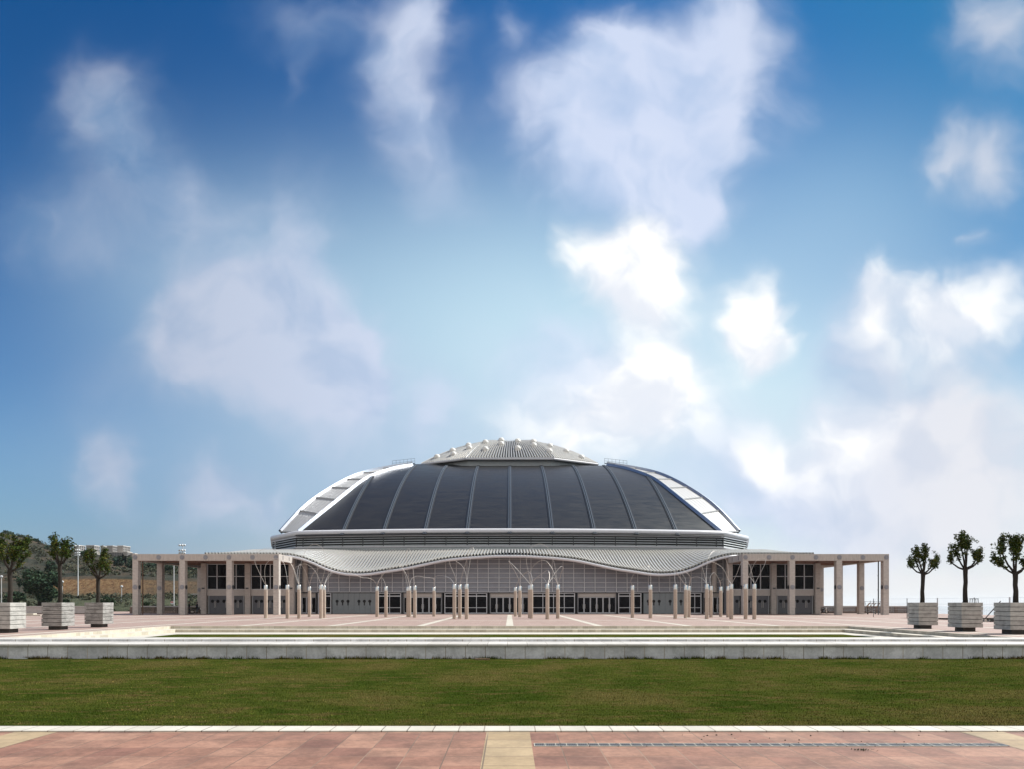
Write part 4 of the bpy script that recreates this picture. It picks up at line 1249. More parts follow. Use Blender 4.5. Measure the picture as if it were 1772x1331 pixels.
# two people in the shade
def person(x, y, H, face, arm, label, cloth, cloth2):
    root = empty('person', (x, y, 0), label, 'person')
    ca, sa = math.cos(face), math.sin(face)
    def T(u, v, z): return Vector((u * ca - v * sa, u * sa + v * ca, z)) * 1.0     # u = forward, v = left
    s = H / 1.75
    J = {}; V = []; E = []; Rr = []
    def add(k, u, v, z, r, par=None):
        J[k] = len(V); p = T(u * s, v * s, z * s); V.append(p); Rr.append(r * s)
        if par: E.append((J[par], J[k]))
    add('pel', 0, 0, .93, .135); add('waist', 0, 0, 1.08, .125, 'pel'); add('chest', .01, 0, 1.27, .145, 'waist'); add('neck0', 0, 0, 1.43, .075, 'chest')
    add('neck', .01, 0, 1.50, .056, 'neck0'); add('head0', .025, 0, 1.585, .082, 'neck'); add('head1', .015, 0, 1.67, .088, 'head0'); add('head2', .0, 0, 1.715, .055, 'head1')
    for q, sg in (('l', 1), ('r', -1)):
        add('sh' + q, 0, .17 * sg, 1.40, .062, 'neck0')
        if arm and q == 'r':
            add('el' + q, .16, .22 * sg, 1.20, .042, 'sh' + q); add('wr' + q, .38, .14 * sg, 1.16, .030, 'el' + q)
            add('ha' + q, .45, .12 * sg, 1.16, .034, 'wr' + q); hb, hd = (.45, .12 * sg, 1.16), (1, 0, -.1)
        else:
            add('el' + q, -.02, .225 * sg, 1.12, .043, 'sh' + q); add('wr' + q, .04, .235 * sg, .88, .030, 'el' + q)
            add('ha' + q, .05, .235 * sg, .82, .034, 'wr' + q); hb, hd = (.05, .235 * sg, .82), (.15, 0, -1)
        dv = Vector(hd).normalized()
        for i, (off, ln) in enumerate(((-.027, .070), (-.009, .082), (.009, .078), (.027, .060))):
            b0 = Vector(hb) + (Vector((off, 0, 0)) if abs(dv.z) > .6 else Vector((0, 0, off)))
            e1 = b0 + dv * ln
            add(f'f{q}{i}', e1.x + (.012 if abs(dv.z) > .6 else 0), e1.y, e1.z - (.0 if abs(dv.z) > .6 else .015), .009, 'ha' + q)
        add('th' + q, hb[0] + .035, hb[1] - .03 * sg, hb[2] - .02, .010, 'ha' + q)
        add('hip' + q, 0, .095 * sg, .88, .10, 'pel'); add('kn' + q, .03, .11 * sg, .48, .062, 'hip' + q); add('an' + q, -.01, .115 * sg, .09, .042, 'kn' + q)
        add('to' + q, .16, .13 * sg, .035, .036, 'an' + q)
    me = bpy.data.meshes.new('person_body'); me.from_pydata(V, E, [])
    o = bpy.data.objects.new('body', me); COL.objects.link(o); o.parent = root
    for m in (cloth, cloth2, 'skin'): me.materials.append(MAT[m])
    sk = o.modifiers.new('skin', 'SKIN'); sk.use_smooth_shade = True
    for i, r in enumerate(Rr): me.skin_vertices[0].data[i].radius = (r, r)
    me.skin_vertices[0].data[0].use_root = True
    o.modifiers.new('sub', 'SUBSURF').levels = 1
    dg = bpy.context.evaluated_depsgraph_get(); ev = o.evaluated_get(dg); m2 = bpy.data.meshes.new_from_object(ev)
    o.modifiers.clear(); o.data = m2; m2.materials.clear()
    for m in (cloth, cloth2, 'skin'): m2.materials.append(MAT[m])
    for p in m2.polygons:
        z = p.center.z / s; hand = (Vector((p.center.x, p.center.y, 0)).length / s > .2 and z < .9 and z > .6) or (Vector((p.center.x, p.center.y, 0)).length / s > .38 and z > .9)
        p.material_index = 2 if z > 1.47 or hand else (1 if z < .95 else 0)
    b = MB()
    for i in range(7):
        a = R(90 * i / 6); pass
    hc = Vector((x, y, 0)) + T(-.012 * s, 0, 1.675 * s)
    b.lathe(hc, [(.098 * s, -.05 * s), (.106 * s, .0), (.10 * s, .05 * s), (.07 * s, .09 * s), (.02 * s, .105 * s)], 14); b.build('hair', 'hair', root, smooth=True)
    b = MB(); fx = Vector((x, y, 0))
    b.tube([fx + T(.10 * s, 0, 1.64 * s), fx + T(.128 * s, 0, 1.61 * s)], [.010 * s, .016 * s], 6)
    b.build('nose', 'skin', root)
    b = MB()
    for sg in (-1, 1): b.lathe(fx + T(.102 * s, .033 * sg * s, 1.65 * s), [(.004 * s, -.01 * s), (.012 * s, 0), (.004 * s, .01 * s)], 8)
    b.build('eyes', 'hair', root)
    b = MB().bar(fx + T(.105 * s, -.022 * s, 1.573 * s), fx + T(.105 * s, .022 * s, 1.573 * s), .008 * s); b.build('mouth', 'soffit', root)
    b = MB()
    for sg in (-1, 1): b.bar(fx + T(.0, .088 * sg * s, 1.60 * s), fx + T(.0, .098 * sg * s, 1.66 * s), .03 * s)
    b.build('ears', 'skin', root)
    return root
person(XA(327.3, 106), 106.0, 1.97, 0.1, False, 'person in dark clothes standing upright under the hill-side portico next to the column', 'cloth_dark', 'cloth_blue')
person(XA(337, 106.4), 107.2, 1.88, math.pi * .95, True, 'person in dark clothes behind the parked motorcycle, one arm held out', 'cloth_blue', 'cloth_dark')

# wire fence at the right edge
def fence():
    root = empty('wire_fence', (44.6, 70, 0), 'tall thin wire fence on slim posts along the sea-side plaza edge', 'fence')
    x = 44.55
    ys = [56.0, 60.4, 65.0, 70.6, 76.0, 83.0]
    for i, y in enumerate(ys):
        r = .06 if i in (1, 3) else .035
        MB().tube([(x, y, 0), (x, y, 2.25)], r, 8).build('post', 'white_paint' if i in (1, 3) else 'grate', root, smooth=True)
    b = MB()
    for z in (2.2, 1.6, 1.0, .4): b.tube([(x, ys[0] - 6, z), (x, ys[-1], z)], .008, 4)
    y = ys[0] - 6
    while y < ys[-1]:
        b.tube([(x, y, .1), (x, y, 2.2)], .004, 4, caps=False); y += .35
    b.build('wire', 'white_paint', root)
    b = MB()
    for y in (66.5, 61.5): b.bar((x, y, 1.9), (x - .2, y + 2.0, .05), .06)
    b.build('brace', 'dark_metal', root)
fence()
def rubble(x, y, seed, label):
    rnd = random.Random(seed); root = empty('rubble_heap', (x, y, 0), label, 'rubble')
    for m in ('black', 'tread', 'grate'):
        b = MB()
        for i in range(9):
            px, py, s = x + rnd.uniform(-.55, .55), y + rnd.uniform(-1.2, 1.2), rnd.uniform(.06, .17)
            pts = [(px + s * math.cos(a + rnd.uniform(-.3, .3)), py + s * math.sin(a + rnd.uniform(-.3, .3))) for a in (0, 1.2, 2.4, 3.7, 5)]
            n0 = len(b.v)
            for z, k in ((0, 1), (s * rnd.uniform(1, 2), .6)): b.v.extend(Vector((px + (q[0] - px) * k, py + (q[1] - py) * k, z)) for q in pts)
            b.face(*range(n0 + 5, n0 + 10))
            for j in range(5): b.face(n0 + j, n0 + (j + 1) % 5, n0 + 5 + (j + 1) % 5, n0 + 5 + j)
        b.build('stones', m, root)
rubble(43.6, 70.6, 4, 'small heap of dark and pale stones by the fence between two planters')
rubble(43.8, 62.6, 9, 'heap of black and white stones by the fence beside the nearest sea-side planter')

# litter
root = tag(MB().box(XA(33, 30.2) - .32, XA(33, 30.2) + .30, 30.25, 30.33, GZ + .01, GZ + .05).build('plank', 'white_paint', bevel=.01), 'short white board lying in the grass at the foot of the grey wall', 'board')
tag(MB().box(XA(835, 30) - .33, XA(835, 30) + .33, 29.85, 30.0, GZ + .012, GZ + .05).build('plank', 'rust', bevel=.01), 'short brown board lying in the grass near the middle of the grey wall', 'board')
b = MB(); rnd = random.Random(3)
for i in range(40):
    x, y, s = XA(1492, 11.6) + rnd.gauss(0, .09), 11.55 + rnd.gauss(0, .04), rnd.uniform(.006, .014)
    b.poly([(x - s, y - s * .4, GZ + .004 + rnd.random() * .02), (x + s, y - s * .3, GZ + .006 + rnd.random() * .02), (x + s * .4, y + s, GZ + .008 + rnd.random() * .03), (x - s * .6, y + s * .6, GZ + .006)])
tag(b.build('dry_leaves', 'leaf_scrub', fix=False), 'small scatter of dry leaves and twigs on the slabs below the drain grate', 'dry leaves', kind='stuff')
b = MB()
for i in range(26):
    px, py = rnd.uniform(1180, 1660), rnd.uniform(1272, 1293); d = 2.52 * F / (py - HY); x = XA(px, d); s = rnd.uniform(.008, .02)
    b.lathe((x, d, GZ), [(s, .0), (s * .9, s * .6), (s * .3, s)], 6)
tag(b.build('pebbles', 'soil', fix=False), 'scattered dark pebbles on the red slabs near the kerb', 'pebbles', kind='stuff')

# ------------------------------------------------------------------ background at the left
def mast(px, d, ytop, heads, label, r=.13, ground=None):
    x = XA(px, d); zt = ZA(ytop, d); z0 = hz(x, d) if ground is None else ground
    root = empty('floodlight_mast', (x, d, z0), label, 'floodlight mast')
    MB().tube([(x, d, z0), (x, d, z0 + (zt - z0) * .55), (x, d, zt)], [r * 1.25, r, r * .55], 10).build('pole', 'white_paint', root, smooth=True)
    for py, n, w in heads:
        z = ZA(py, d)
        b = MB().bar((x - w, d - .1, z - .25), (x + w, d - .1, z - .25), .1); b.build('crossbar', 'grate', root)
        for i in range(n):
            xx = x + w * (-1 + 2 * i / max(1, n - 1))
            MB().tube([(xx, d - .05, z), (xx, d - .55, z - .25)], [.15, .24], 10).build('lamp_head', 'white_paint', root)
    return root
mast(135, 205, 944, [(945, 2, .55), (952, 3, .6), (957, 3, .6), (961, 3, .6)], 'pale tall floodlight mast between two planter trees on the hill side')
mast(316.5, 165, 941, [(943.5, 3, .6), (952.5, 3, .6), (957, 3, .6)], 'floodlight mast whose three rows of lamps rise above the hill-side portico')
def lamp_post(px, d, ytop, label, globe=True, r=.07):
    x = XA(px, d); z0 = hz(x, d); zt = ZA(ytop, d)
    root = empty('lamp_post', (x, d, z0), label, 'lamp post')
    MB().tube([(x, d, z0), (x, d, zt)], [r * 1.3, r], 8).build('pole', 'white_paint', root, smooth=True)
    MB().lathe((x, d, zt), [(.08, 0), (.26, .12), (.32, .32), (.24, .52), (.05, .62)], 12).build('lamp_shade', 'white_paint', root, smooth=True)
lamp_post(2.5, 165, 1001, 'slim white lamp post beyond the nearest hill-side planter')
lamp_post(108, 170, 1010, 'slim lamp post with round lamp beside the middle hill-side tree trunk')
lamp_post(210.5, 175, 1018, 'thin lamp post beside the brown earth bank, next to the portico')
x = XA(301, 150)
lamp_post(301, 150, 979, 'tall white lamp post seen between the hill-side portico columns', r=.10)
x, d = XA(298, 149), 149; z0 = -1.2
root = empty('road_sign', (x, d, z0), 'small round red and white road sign seen through the hill-side portico', 'sign')
MB().tube([(x, d, z0), (x, d, 2.0)], .05, 8).build('pole', 'grate', root)
b = MB(); pts = [(x + .38 * math.cos(R(20 * k)), 1.75 + .38 * math.sin(R(20 * k))) for k in range(18)]
b.prism_y(pts, d - .1, d - .06); b.build('plate', 'white_paint', root)
MB().box(x - .3, x + .3, d - .125, d - .102, 1.78, 2.0).build('red_band', 'red_paint', root)

def bush(name, px, py_top, py_bot, wpx, d, mat, label, cat, seed, n=900, leaf=.5, trunk=True, shape=1.0, group=None, grounded=True):
    rnd = random.Random(seed)
    x = XA(px, d); zt = ZA(py_top, d); zb = ZA(py_bot, d)
    g = min(hz(x, d), zb) if grounded else zb
    root = empty(name, (x, d, g), label, cat, group)
    rw = wpx * d / F / 2; rh = (zt - zb) / 2; zc = (zt + zb) / 2
    t = MB().tube([(x, d, g - .3), (x + rnd.uniform(-.1, .1) * rw, d, (g + zc) / 2), (x, d, zc + rh * .3)], [.09 * rw + .08, .07 * rw + .05, .02 * rw + .03], 8)
    for k in range(5):
        a = rnd.uniform(0, 6.28); t.tube([(x, d, zc - rh * .3), (x + rw * .6 * math.cos(a), d + rw * .6 * math.sin(a), zc + rh * rnd.uniform(-.1, .5))], [.05 * rw + .02, .02], 6)
    t.build('trunk', 'bark', root, smooth=True)
    b = MB(); ncl = 34
    for k in range(ncl):
        while True:
            v = Vector((rnd.uniform(-1, 1), rnd.uniform(-1, 1), rnd.uniform(-1, 1)))
            if .35 < v.length <= 1: break
        taper = 1.0 if shape == 1 else max(.25, 1 - .75 * (v.z * .5 + .5))
        c = Vector((x + v.x * rw * .82 * taper, d + v.y * rw * .82 * taper, zc + v.z * rh * .84))
        cr = rnd.uniform(.2, .36) * min(rw, rh)
        leaf_quads(b, c, cr, n // ncl, leaf, .85, rnd)
    b.build('crown', mat, root, fix=False)
    return root
bush('oak_tree', 70, 981, 1046, 64, 160, 'leaf_dark', 'large dark round tree between the two nearest hill-side planters', 'tree', 1, 6000, .42)
bush('oak_tree', 61, 933, 948, 17, 398, 'leaf_dark', 'dark round tree on the hill crest above the big round tree', 'tree', 2, 1200, .7)
bush('pine_tree', 14, 918, 940, 24, 402, 'leaf_pine', 'bluish pine on the hill crest behind the nearest hill-side tree', 'tree', 3, 1200, .8)
bush('pine_tree', 38, 926, 942, 22, 400, 'leaf_pine', 'bluish pine on the crest left of the dark round tree', 'tree', 4, 1200, .8)
bush('pine_tree', 85, 944, 962, 16, 385, 'leaf_pine', 'bluish pine just below the crest behind the middle planter tree', 'tree', 5, 900, .8)
bush('cypress_tree', 212.3, 958, 978, 3.6, 330, 'leaf_cyp', 'black narrow cypress below the hilltop flats, the one standing left', 'tree', 6, 700, .45, shape=2)
bush('cypress_tree', 216.4, 960, 978, 4.0, 331, 'leaf_cyp', 'black narrow cypress below the hilltop flats, the one standing right', 'tree', 7, 700, .45, shape=2)
bush('pine_tree', 205, 963, 982, 20, 320, 'leaf_pine', 'green bushy tree left of the two cypresses', 'tree', 8, 1500, .6)
bush('pine_tree', 229, 966, 988, 24, 315, 'leaf_pine', 'green bushy tree right of the two cypresses, next to the portico', 'tree', 9, 1500, .6)
bush('pine_tree', 148, 953, 966, 26, 345, 'leaf_pine', 'green bushy tree under the hilltop flats beside the floodlight mast', 'tree', 10, 1300, .7)
bush('pine_tree', 263, 973, 992, 26, 310, 'leaf_pine', 'green tree between the first two portico columns, on the bank top', 'tree', 12, 1500, .6)
bush('pine_tree', 292, 977, 994, 28, 308, 'leaf_pine', 'green tree seen behind the tall white lamp post, on the bank top', 'tree', 13, 1500, .6)
bush('pine_tree', 334, 980, 1000, 22, 290, 'leaf_pine', 'green tree seen left of the wing wall through the portico', 'tree', 14, 1500, .6)
bush('shrub', 186, 1033, 1050, 26, 125, 'leaf_dark', 'dark shrub behind the farthest hill-side planter', 'shrub', 15, 1500, .2)
bush('shrub', 253, 1042, 1050, 12, 130, 'leaf_dark', 'dark low shrub behind the parapet next to the brown downpipe', 'shrub', 16, 700, .18)
bush('shrub', 109, 1036, 1048, 22, 128, 'leaf_dark', 'dark shrub right behind the middle hill-side planter', 'shrub', 17, 1000, .2)
bush('shrub', 25, 1024, 1048, 40, 135, 'leaf_dark', 'wide dark shrub right behind the nearest hill-side planter', 'shrub', 18, 2200, .26)
bush('shrub', 90, 965, 1003, 22, 270, 'leaf_dark', 'dark bush on the slope behind the middle planter tree trunk', 'shrub', 19, 1500, .5)
bush('shrub', 33, 998, 1018, 8, 230, 'leaf_dark', 'small dark bush on the red earth right of the nearest tree trunk', 'shrub', 20, 600, .4)
# scrub on the hillside: uncountable
def scrub():
    rnd = random.Random(77); b = MB()
    for i in range(560):
        d = rnd.choice([rnd.uniform(255, 398), rnd.uniform(255, 398), rnd.uniform(186, 230)]); px = rnd.uniform(-60, 360)
        if d < 232 and px > 120 and rnd.random() < .4: continue
        x = XA(px, d); r = rnd.uniform(.8, 2.6) * (1 if d > 232 else .7)
        z = hz(x, d)
        leaf_quads(b, Vector((x, d, z + r * .45)), r, int(26 + 14 * r), .5, .7, rnd)
    for i in range(150):
        d = rnd.uniform(140, 185); px = rnd.uniform(-60, 345); x = XA(px, d); r = rnd.uniform(.5, 1.3) * (1.5 if px < 130 else 1); z = hz(x, d)
        leaf_quads(b, Vector((x, d, z + r * .5)), r, 45, .3, .8, rnd)
    o = b.build('scrub', 'leaf_scrub', fix=False)
    tag(o, 'grey green scrub scattered over the hillside beyond the plaza', 'scrub', kind='stuff')
scrub()

# hilltop flats: stepped blocks with dotted windows
def flats():
    d = 430; x0 = XA(185, d)
    root = empty('hilltop_flats', (x0, d, 20), 'stepped pale block of flats on the hilltop behind the planter trees', 'building')
    def block(pa, pb, pc, yt, yb, dd, n=(4, 3)):
        """front from pixel pa to pb, lit right side to pc"""
        xa, xb = XA(pa, dd), XA(pb, dd); zt, zb = ZA(yt, dd), ZA(yb, dd)
        dep = max(3.0, xb * F / (pc - VX) - dd) if pc > pb else 8
        o = MB().box(xa, xb, dd, dd + dep, zb - 6, zt).build('wall', 'pale_wall', root)
        MB().box(xa - .2, xb + .2, dd - .2, dd + dep + .2, zt + .003, zt + .35).build('parapet_trim', 'bright_wall', o)
        b = MB()
        for r in range(n[1]):
            for k in range(n[0]):
                yy = dd + dep * (k + .5) / n[0]; z = zb + (zt - zb) * (r + .5) / n[1]
                b.box(xb + .003, xb + .12, yy - dep / n[0] * .22, yy + dep / n[0] * .22, z - .5, z + .5)
        b.build('window', 'dark_metal', o)
        b = MB()
        for r in range(n[1]):
            for k in range(n[0]):
                xx = xa + (xb - xa) * (k + .5) / n[0]; z = zb + (zt - zb) * (r + .5) / n[1]
                b.box(xx - .35, xx + .35, dd - .1, dd - .003, z - .45, z + .45)
        if n[0] > 5: b.build('window', 'grate', o)
    block(128, 137, 148, 945.2, 953, 440, (3, 2))
    block(149, 163, 173, 945.4, 955, 438, (3, 2))
    block(174, 178, 186, 946.2, 956, 436, (3, 2))
    block(185, 195, 203.5, 946.0, 958, 433, (5, 3))
    block(203, 213, 225.5, 946.0, 957.5, 430, (5, 3))
    block(190, 213, 214, 957, 966, 427, (8, 3))
    block(213, 220, 228.5, 956.6, 966, 424, (4, 3))
    block(226, 233, 234, 959.4, 968, 426, (3, 2))
flats()
b = MB().box(XA(272, 215), XA(345, 215), 215, 216, 1, ZA(1036, 215)); 
tag(b.build('garden_wall', 'pale_wall', bevel=.02), 'long pale low wall at the foot of the earth bank seen through the portico', 'wall')
b = MB().box(XA(300, 226), XA(352, 226), 226, 234, 0, ZA(1030, 226)); b.box(XA(300, 226) - .4, XA(352, 226) + .4, 225.6, 234.4, ZA(1030, 226) + .003, ZA(1028.5, 226))
tag(b.build('shed', 'grey_cap', bevel=.02), 'low grey flat-roofed shed at the foot of the earth bank', 'shed')
b = MB().box(-6050, 9050, -3050, 9050, -47.5, 62)
hz_o = b.build('haze', 'ground')
mm, nt_, bs_ = new_mat('sea_haze'); nt_.nodes.remove(bs_)
pv = N(nt_, 'ShaderNodeVolumePrincipled'); pv.inputs['Color'].default_value = (.93, .95, .98, 1); pv.inputs['Density'].default_value = HAZE_D; pv.inputs['Anisotropy'].default_value = .2
L(nt_, pv.outputs[0], nt_.nodes['Material Output'].inputs['Volume'])
hz_o.data.materials.clear(); hz_o.data.materials.append(mm); hz_o['kind'] = 'stuff'; hz_o['label'] = 'thin pale sea haze in the air round the plaza'; hz_o['category'] = 'haze'
#==LIGHT==
# ------------------------------------------------------------------ light, sky, camera
SUN_AZ, SUN_EL = R(68), R(47)            # azimuth clockwise from the view direction
Sdir = Vector((math.sin(SUN_AZ) * math.cos(SUN_EL), math.cos(SUN_AZ) * math.cos(SUN_EL), math.sin(SUN_EL)))
ld = bpy.data.lights.new('sun', 'SUN'); ld.energy = 4.8; ld.angle = R(.5); ld.color = (1, .962, .90)
lo = bpy.data.objects.new('sun', ld); COL.objects.link(lo); lo.rotation_euler = Sdir.to_track_quat('Z', 'Y').to_euler(); lo.location = (60, 40, 90)

HAZE_V, HAZE_L = .23, 1.0
HAZE_CL, HAZE_CR = (3.3, 3.6, 5.0), (8.8, 8.7, 8.8)
GLOW = [(1060, 660, 480, 250, .80), (600, 560, 380, 240, .28), (330, 470, 260, 190, .24), (320, 800, 380, 110, .20), (1560, 780, 400, 190, .66), (1480, 360, 260, 170, .26), (900, 410, 300, 190, .20)]
GLOW_C = (5.6, 8.2, 9.5)
SKY_SAT, SKY_VAL, SKY_GAM = 1.25, 1.0, 1.40
SKY_MUL = (1.3, 14.6, 15.4)
BACK_FILL_C = (8.3, 8.2, 8.1)
def make_world():
    wd = bpy.data.worlds.new('World'); SC.world = wd; wd.use_nodes = True
    nt = wd.node_tree; nt.nodes.clear()
    out = N(nt, 'ShaderNodeOutputWorld'); bg = N(nt, 'ShaderNodeBackground'); bg.inputs[1].default_value = .0707
    L(nt, bg.outputs[0], out.inputs[0])
    sky = N(nt, 'ShaderNodeTexSky', sky_type='NISHITA', sun_disc=False)
    sky.sun_elevation = SUN_EL; sky.sun_rotation = SUN_AZ; sky.altitude = 100; sky.air_density = 1.0; sky.dust_density = .8; sky.ozone_density = 2.2
    co = N(nt, 'ShaderNodeTexCoord').outputs['Generated']
    sp = N(nt, 'ShaderNodeSeparateXYZ'); L(nt, co, sp.inputs[0])
    ay = math_(nt, 'MAXIMUM', math_(nt, 'ABSOLUTE', sp.outputs[1]), .08)
    u = math_(nt, 'DIVIDE', sp.outputs[0], ay); v = math_(nt, 'DIVIDE', sp.outputs[2], ay)
    cb = N(nt, 'ShaderNodeCombineXYZ'); L(nt, u, cb.inputs[0]); L(nt, v, cb.inputs[1]); uv = cb.outputs[0]
    # domain warp: billows
    def warp(vec, scale, amt, det, rough=.55):
        n = N(nt, 'ShaderNodeTexNoise'); L(nt, vec, n.inputs['Vector']); n.inputs['Scale'].default_value = scale; n.inputs['Detail'].default_value = det; n.inputs['Roughness'].default_value = rough
        a = N(nt, 'ShaderNodeVectorMath', operation='SUBTRACT'); L(nt, n.outputs['Color'], a.inputs[0]); a.inputs[1].default_value = (.5, .5, .5)
        s_ = N(nt, 'ShaderNodeVectorMath', operation='MULTIPLY_ADD'); L(nt, a.outputs[0], s_.inputs[0]); s_.inputs[1].default_value = (amt, amt, 0); L(nt, vec, s_.inputs[2])
        return s_.outputs[0]
    w1 = warp(uv, 5.0, .15, 3); w2 = warp(w1, 14.0, .055, 3); wu = warp(w2, 36.0, .014, 3)
    def blobs(lst, vec):
        acc = None
        for px, py, rx, ry, a in lst:
            cx, cy = (px - VX) / F, (HY - py) / F; ix, iy = F / rx, F / ry
            m = N(nt, 'ShaderNodeVectorMath', operation='MULTIPLY_ADD'); L(nt, vec, m.inputs[0]); m.inputs[1].default_value = (ix, iy, 0); m.inputs[2].default_value = (-cx * ix, -cy * iy, 0)
            d = N(nt, 'ShaderNodeVectorMath', operation='DOT_PRODUCT'); L(nt, m.outputs[0], d.inputs[0]); L(nt, m.outputs[0], d.inputs[1])
            e_ = math_(nt, 'POWER', .3679, d.outputs['Value'])
            acc = math_(nt, 'MULTIPLY_ADD', e_, a, acc if acc is not None else 0.0)
        return acc
    # soft veils
    soft = blobs([(170, 175, 85, 95, .85), (205, 270, 85, 80, .55), (290, 335, 110, 75, .62), (350, 380, 90, 70, .4), (60, 400, 110, 75, .55), (170, 420, 80, 60, .38), (500, 370, 70, 110, .5), (540, 430, 60, 90, .35),
                  (400, 500, 110, 75, 1.1), (345, 575, 75, 95, 1.1), (460, 590, 120, 100, 1.5), (540, 660, 90, 80, .9), (600, 640, 55, 110, 1.5), (560, 560, 60, 60, .5), (740, 700, 48, 70, .75), (180, 800, 45, 62, 1.1), (370, 860, 85, 55, 1.1), (485, 885, 50, 50, .65), (640, 780, 120, 70, .4), (250, 650, 150, 90, .3),
                  (695, 90, 75, 130, .95), (740, 30, 50, 50, .5), (730, 230, 65, 80, .65), (530, 30, 100, 50, .5), (530, 110, 22, 50, .3), (865, 70, 32, 42, .5), (760, 340, 70, 60, .3)], w2)
    veil = blobs([(1080, 180, 150, 120, 1.3), (1080, 70, 70, 60, .7), (1190, 200, 100, 130, 1.2), (1275, 60, 85, 125, 1.0), (1200, 320, 80, 75, 1.0), (985, 210, 95, 95, .75), (1040, 290, 90, 60, .5), (1160, 310, 90, 80, .7), (1740, 60, 75, 95, .75), (1640, 265, 45, 55, .8), (1735, 280, 60, 65, .8), (1685, 420, 20, 20, .5),
                  (1450, 860, 260, 110, 1.5), (1690, 860, 160, 120, .9), (1620, 620, 130, 110, .9), (1480, 600, 60, 120, .7), (1640, 760, 160, 70, .9), (1050, 700, 240, 130, .8), (1000, 620, 120, 80, .5)], wu)
    # bright sun-lit heaps
    lit = blobs([(1050, 440, 82, 88, 1.3), (1140, 460, 76, 100, 1.6), (1000, 420, 40, 50, .5), (1308, 535, 52, 88, 1.8), (1335, 590, 50, 50, .9), (1130, 665, 120, 105, 1.0), (1030, 710, 160, 100, .65), (1590, 565, 95, 90, 1.1), (1680, 575, 80, 85, .85), (1510, 510, 32, 80, .65), (1480, 580, 40, 60, .35), (1335, 800, 72, 64, 1.05), (1450, 790, 75, 70, 1.05), (1550, 750, 70, 45, .5), (1750, 510, 45, 70, .6), (1130, 230, 110, 80, .4), (1060, 120, 60, 60, .25), (1250, 90, 60, 70, .2), (590, 600, 50, 90, .2), (1000, 760, 220, 90, .55)], wu)
    shade = blobs([(1545, 645, 120, 55, 1.6), (1440, 890, 220, 60, .3), (200, 270, 220, 190, .85), (60, 420, 180, 120, .8), (1050, 240, 110, 60, .2), (1700, 80, 120, 130, .6), (540, 40, 140, 80, .55)], wu)
    fb = noise(nt, w1, 6.5, 7, .5)
    of = N(nt, 'ShaderNodeVectorMath', operation='ADD'); L(nt, w1, of.inputs[0]); of.inputs[1].default_value = (.030, .040, 0)
    fb_ = noise(nt, of.outputs[0], 6.5, 7, .5)
    em = math_(nt, 'SUBTRACT', fb, fb_)                    # lit and shaded sides of the billows
    md = maprange(nt, fb, .30, .70, .62, 1.25, False)
    vd = math_(nt, 'ADD', math_(nt, 'MULTIPLY', veil, md), math_(nt, 'MULTIPLY', soft, maprange(nt, fb, .28, .72, .78, 1.2, False))); a1 = maprange(nt, vd, .0, 1.3, 0, .90)
    lt = math_(nt, 'MULTIPLY', lit, maprange(nt, fb, .28, .72, .62, 1.25, False)); a2 = maprange(nt, lt, .22, 1.45, 0, 1)
    # thin high haze: thick low down and round the bright quarter of the sky
    vv = math_(nt, 'MAXIMUM', v, 0.0)
    hzx = math_(nt, 'POWER', .3679, math_(nt, 'DIVIDE', vv, HAZE_V))
    rgt = maprange(nt, u, -.75, .35, HAZE_L, 1.0)
    hz_ = math_(nt, 'MULTIPLY', hzx, rgt)
    glow = blobs(GLOW, uv)
    hs = N(nt, 'ShaderNodeHueSaturation'); L(nt, sky.outputs[0], hs.inputs['Color']); hs.inputs['Saturation'].default_value = SKY_SAT; hs.inputs['Value'].default_value = SKY_VAL
    s1 = N(nt, 'ShaderNodeVectorMath', operation='SCALE'); L(nt, hs.outputs[0], s1.inputs[0]); s1.inputs['Scale'].default_value = .1
    gm = N(nt, 'ShaderNodeGamma'); L(nt, s1.outputs[0], gm.inputs[0]); gm.inputs[1].default_value = SKY_GAM
    s2 = N(nt, 'ShaderNodeVectorMath', operation='MULTIPLY'); L(nt, gm.outputs[0], s2.inputs[0]); s2.inputs[1].default_value = SKY_MUL
    s3 = N(nt, 'ShaderNodeVectorMath', operation='SCALE'); L(nt, s2.outputs[0], s3.inputs[0]); L(nt, maprange(nt, u, .1, .75, 1.0, .66), s3.inputs['Scale'])
    c = s3.outputs[0]
    c = mixc(nt, math_(nt, 'MINIMUM', glow, .95), c, GLOW_C)
    hcol = mixc(nt, maprange(nt, u, -.7, .3), HAZE_CL, HAZE_CR)
    c = mixc(nt, math_(nt, 'MINIMUM', math_(nt, 'MULTIPLY', hz_, 1.12), .97), c, hcol)
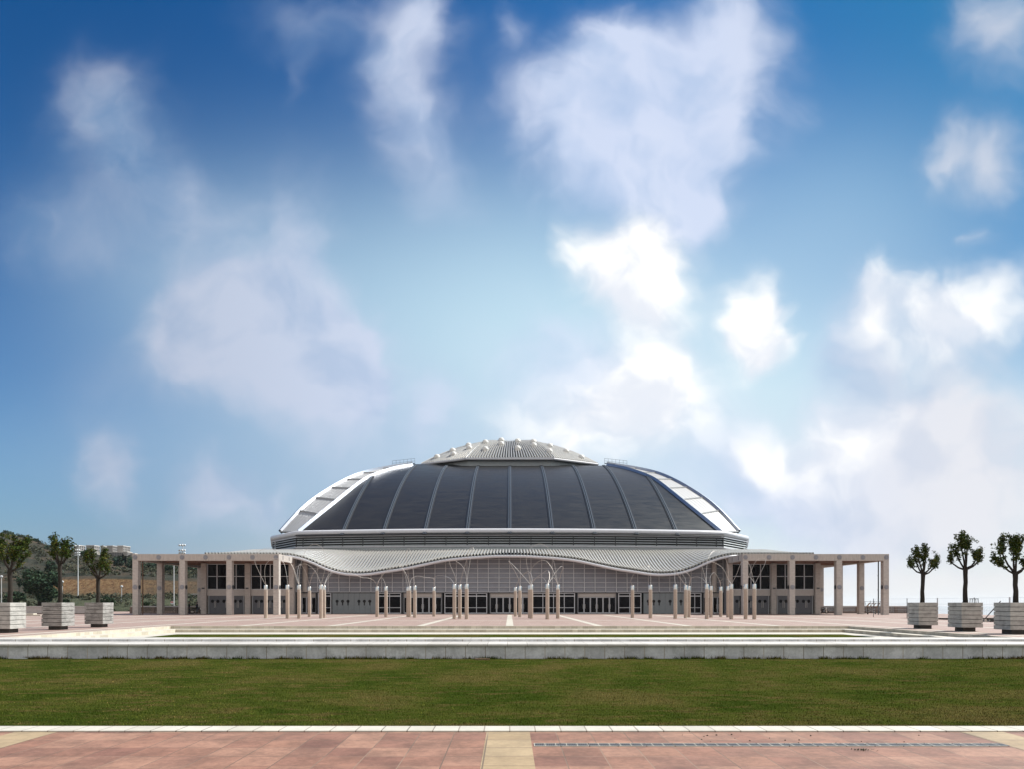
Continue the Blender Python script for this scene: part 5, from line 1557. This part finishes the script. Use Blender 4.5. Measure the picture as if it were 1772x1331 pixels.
    sh = math_(nt, 'ADD', math_(nt, 'MULTIPLY', math_(nt, 'MINIMUM', shade, 1.0), .72), maprange(nt, em, -.14, .14, .34, -.22, False))
    sh = math_(nt, 'MAXIMUM', sh, 0.0)
    vc = mixc(nt, sh, (6.4, 7.1, 8.8), (2.4, 4.1, 6.7))
    vc = mixc(nt, maprange(nt, u, .25, .7), vc, mixc(nt, sh, (7.6, 7.6, 8.1), (4.6, 5.3, 6.8)))
    rg = maprange(nt, u, -.7, .15, .80, 1.10)
    vs = N(nt, 'ShaderNodeVectorMath', operation='SCALE'); L(nt, vc, vs.inputs[0]); L(nt, rg, vs.inputs['Scale'])
    c = mixc(nt, a1, c, vs.outputs[0])
    c = mixc(nt, a2, c, mixc(nt, maprange(nt, em, -.12, .10), (8.4, 8.8, 9.6), (11.5, 11.4, 11.2)))
    # bright cover added to the unseen sky behind, to fill the shaded fronts
    bk = maprange(nt, sp.outputs[1], .10, -.35)
    n3 = noise(nt, co, 2.6, 6, .6)
    cov = math_(nt, 'MULTIPLY', bk, maprange(nt, n3, .30, .55, .55, 1.0))
    c = mixc(nt, cov, c, BACK_FILL_C)
    L(nt, c, bg.inputs[0])
    return wd
make_world()

cam = bpy.data.cameras.new('camera'); co = bpy.data.objects.new('camera', cam); COL.objects.link(co)
co.location = (0, 0, EYE); co.rotation_euler = (R(90), 0, 0)
cam.sensor_width = 36; cam.lens = 36 * F / 1772; cam.shift_x = (886 - VX) / 1772; cam.shift_y = (HY - 665.5) / 1772
cam.clip_start = .1; cam.clip_end = 120000
SC.camera = co
SC.view_settings.view_transform = 'Standard'; SC.view_settings.look = 'None'; SC.view_settings.exposure = .5; SC.view_settings.gamma = 1
SC.render.engine = 'CYCLES'
SC.cycles.use_denoising = True
try: SC.cycles.denoiser = 'OPENIMAGEDENOISE'
except Exception: pass
SC.cycles.caustics_reflective = False; SC.cycles.max_bounces = 6; SC.cycles.volume_bounces = 1; SC.cycles.diffuse_bounces = 3; SC.cycles.glossy_bounces = 3; SC.cycles.transparent_max_bounces = 8
SC.cycles.sample_clamp_indirect = 8
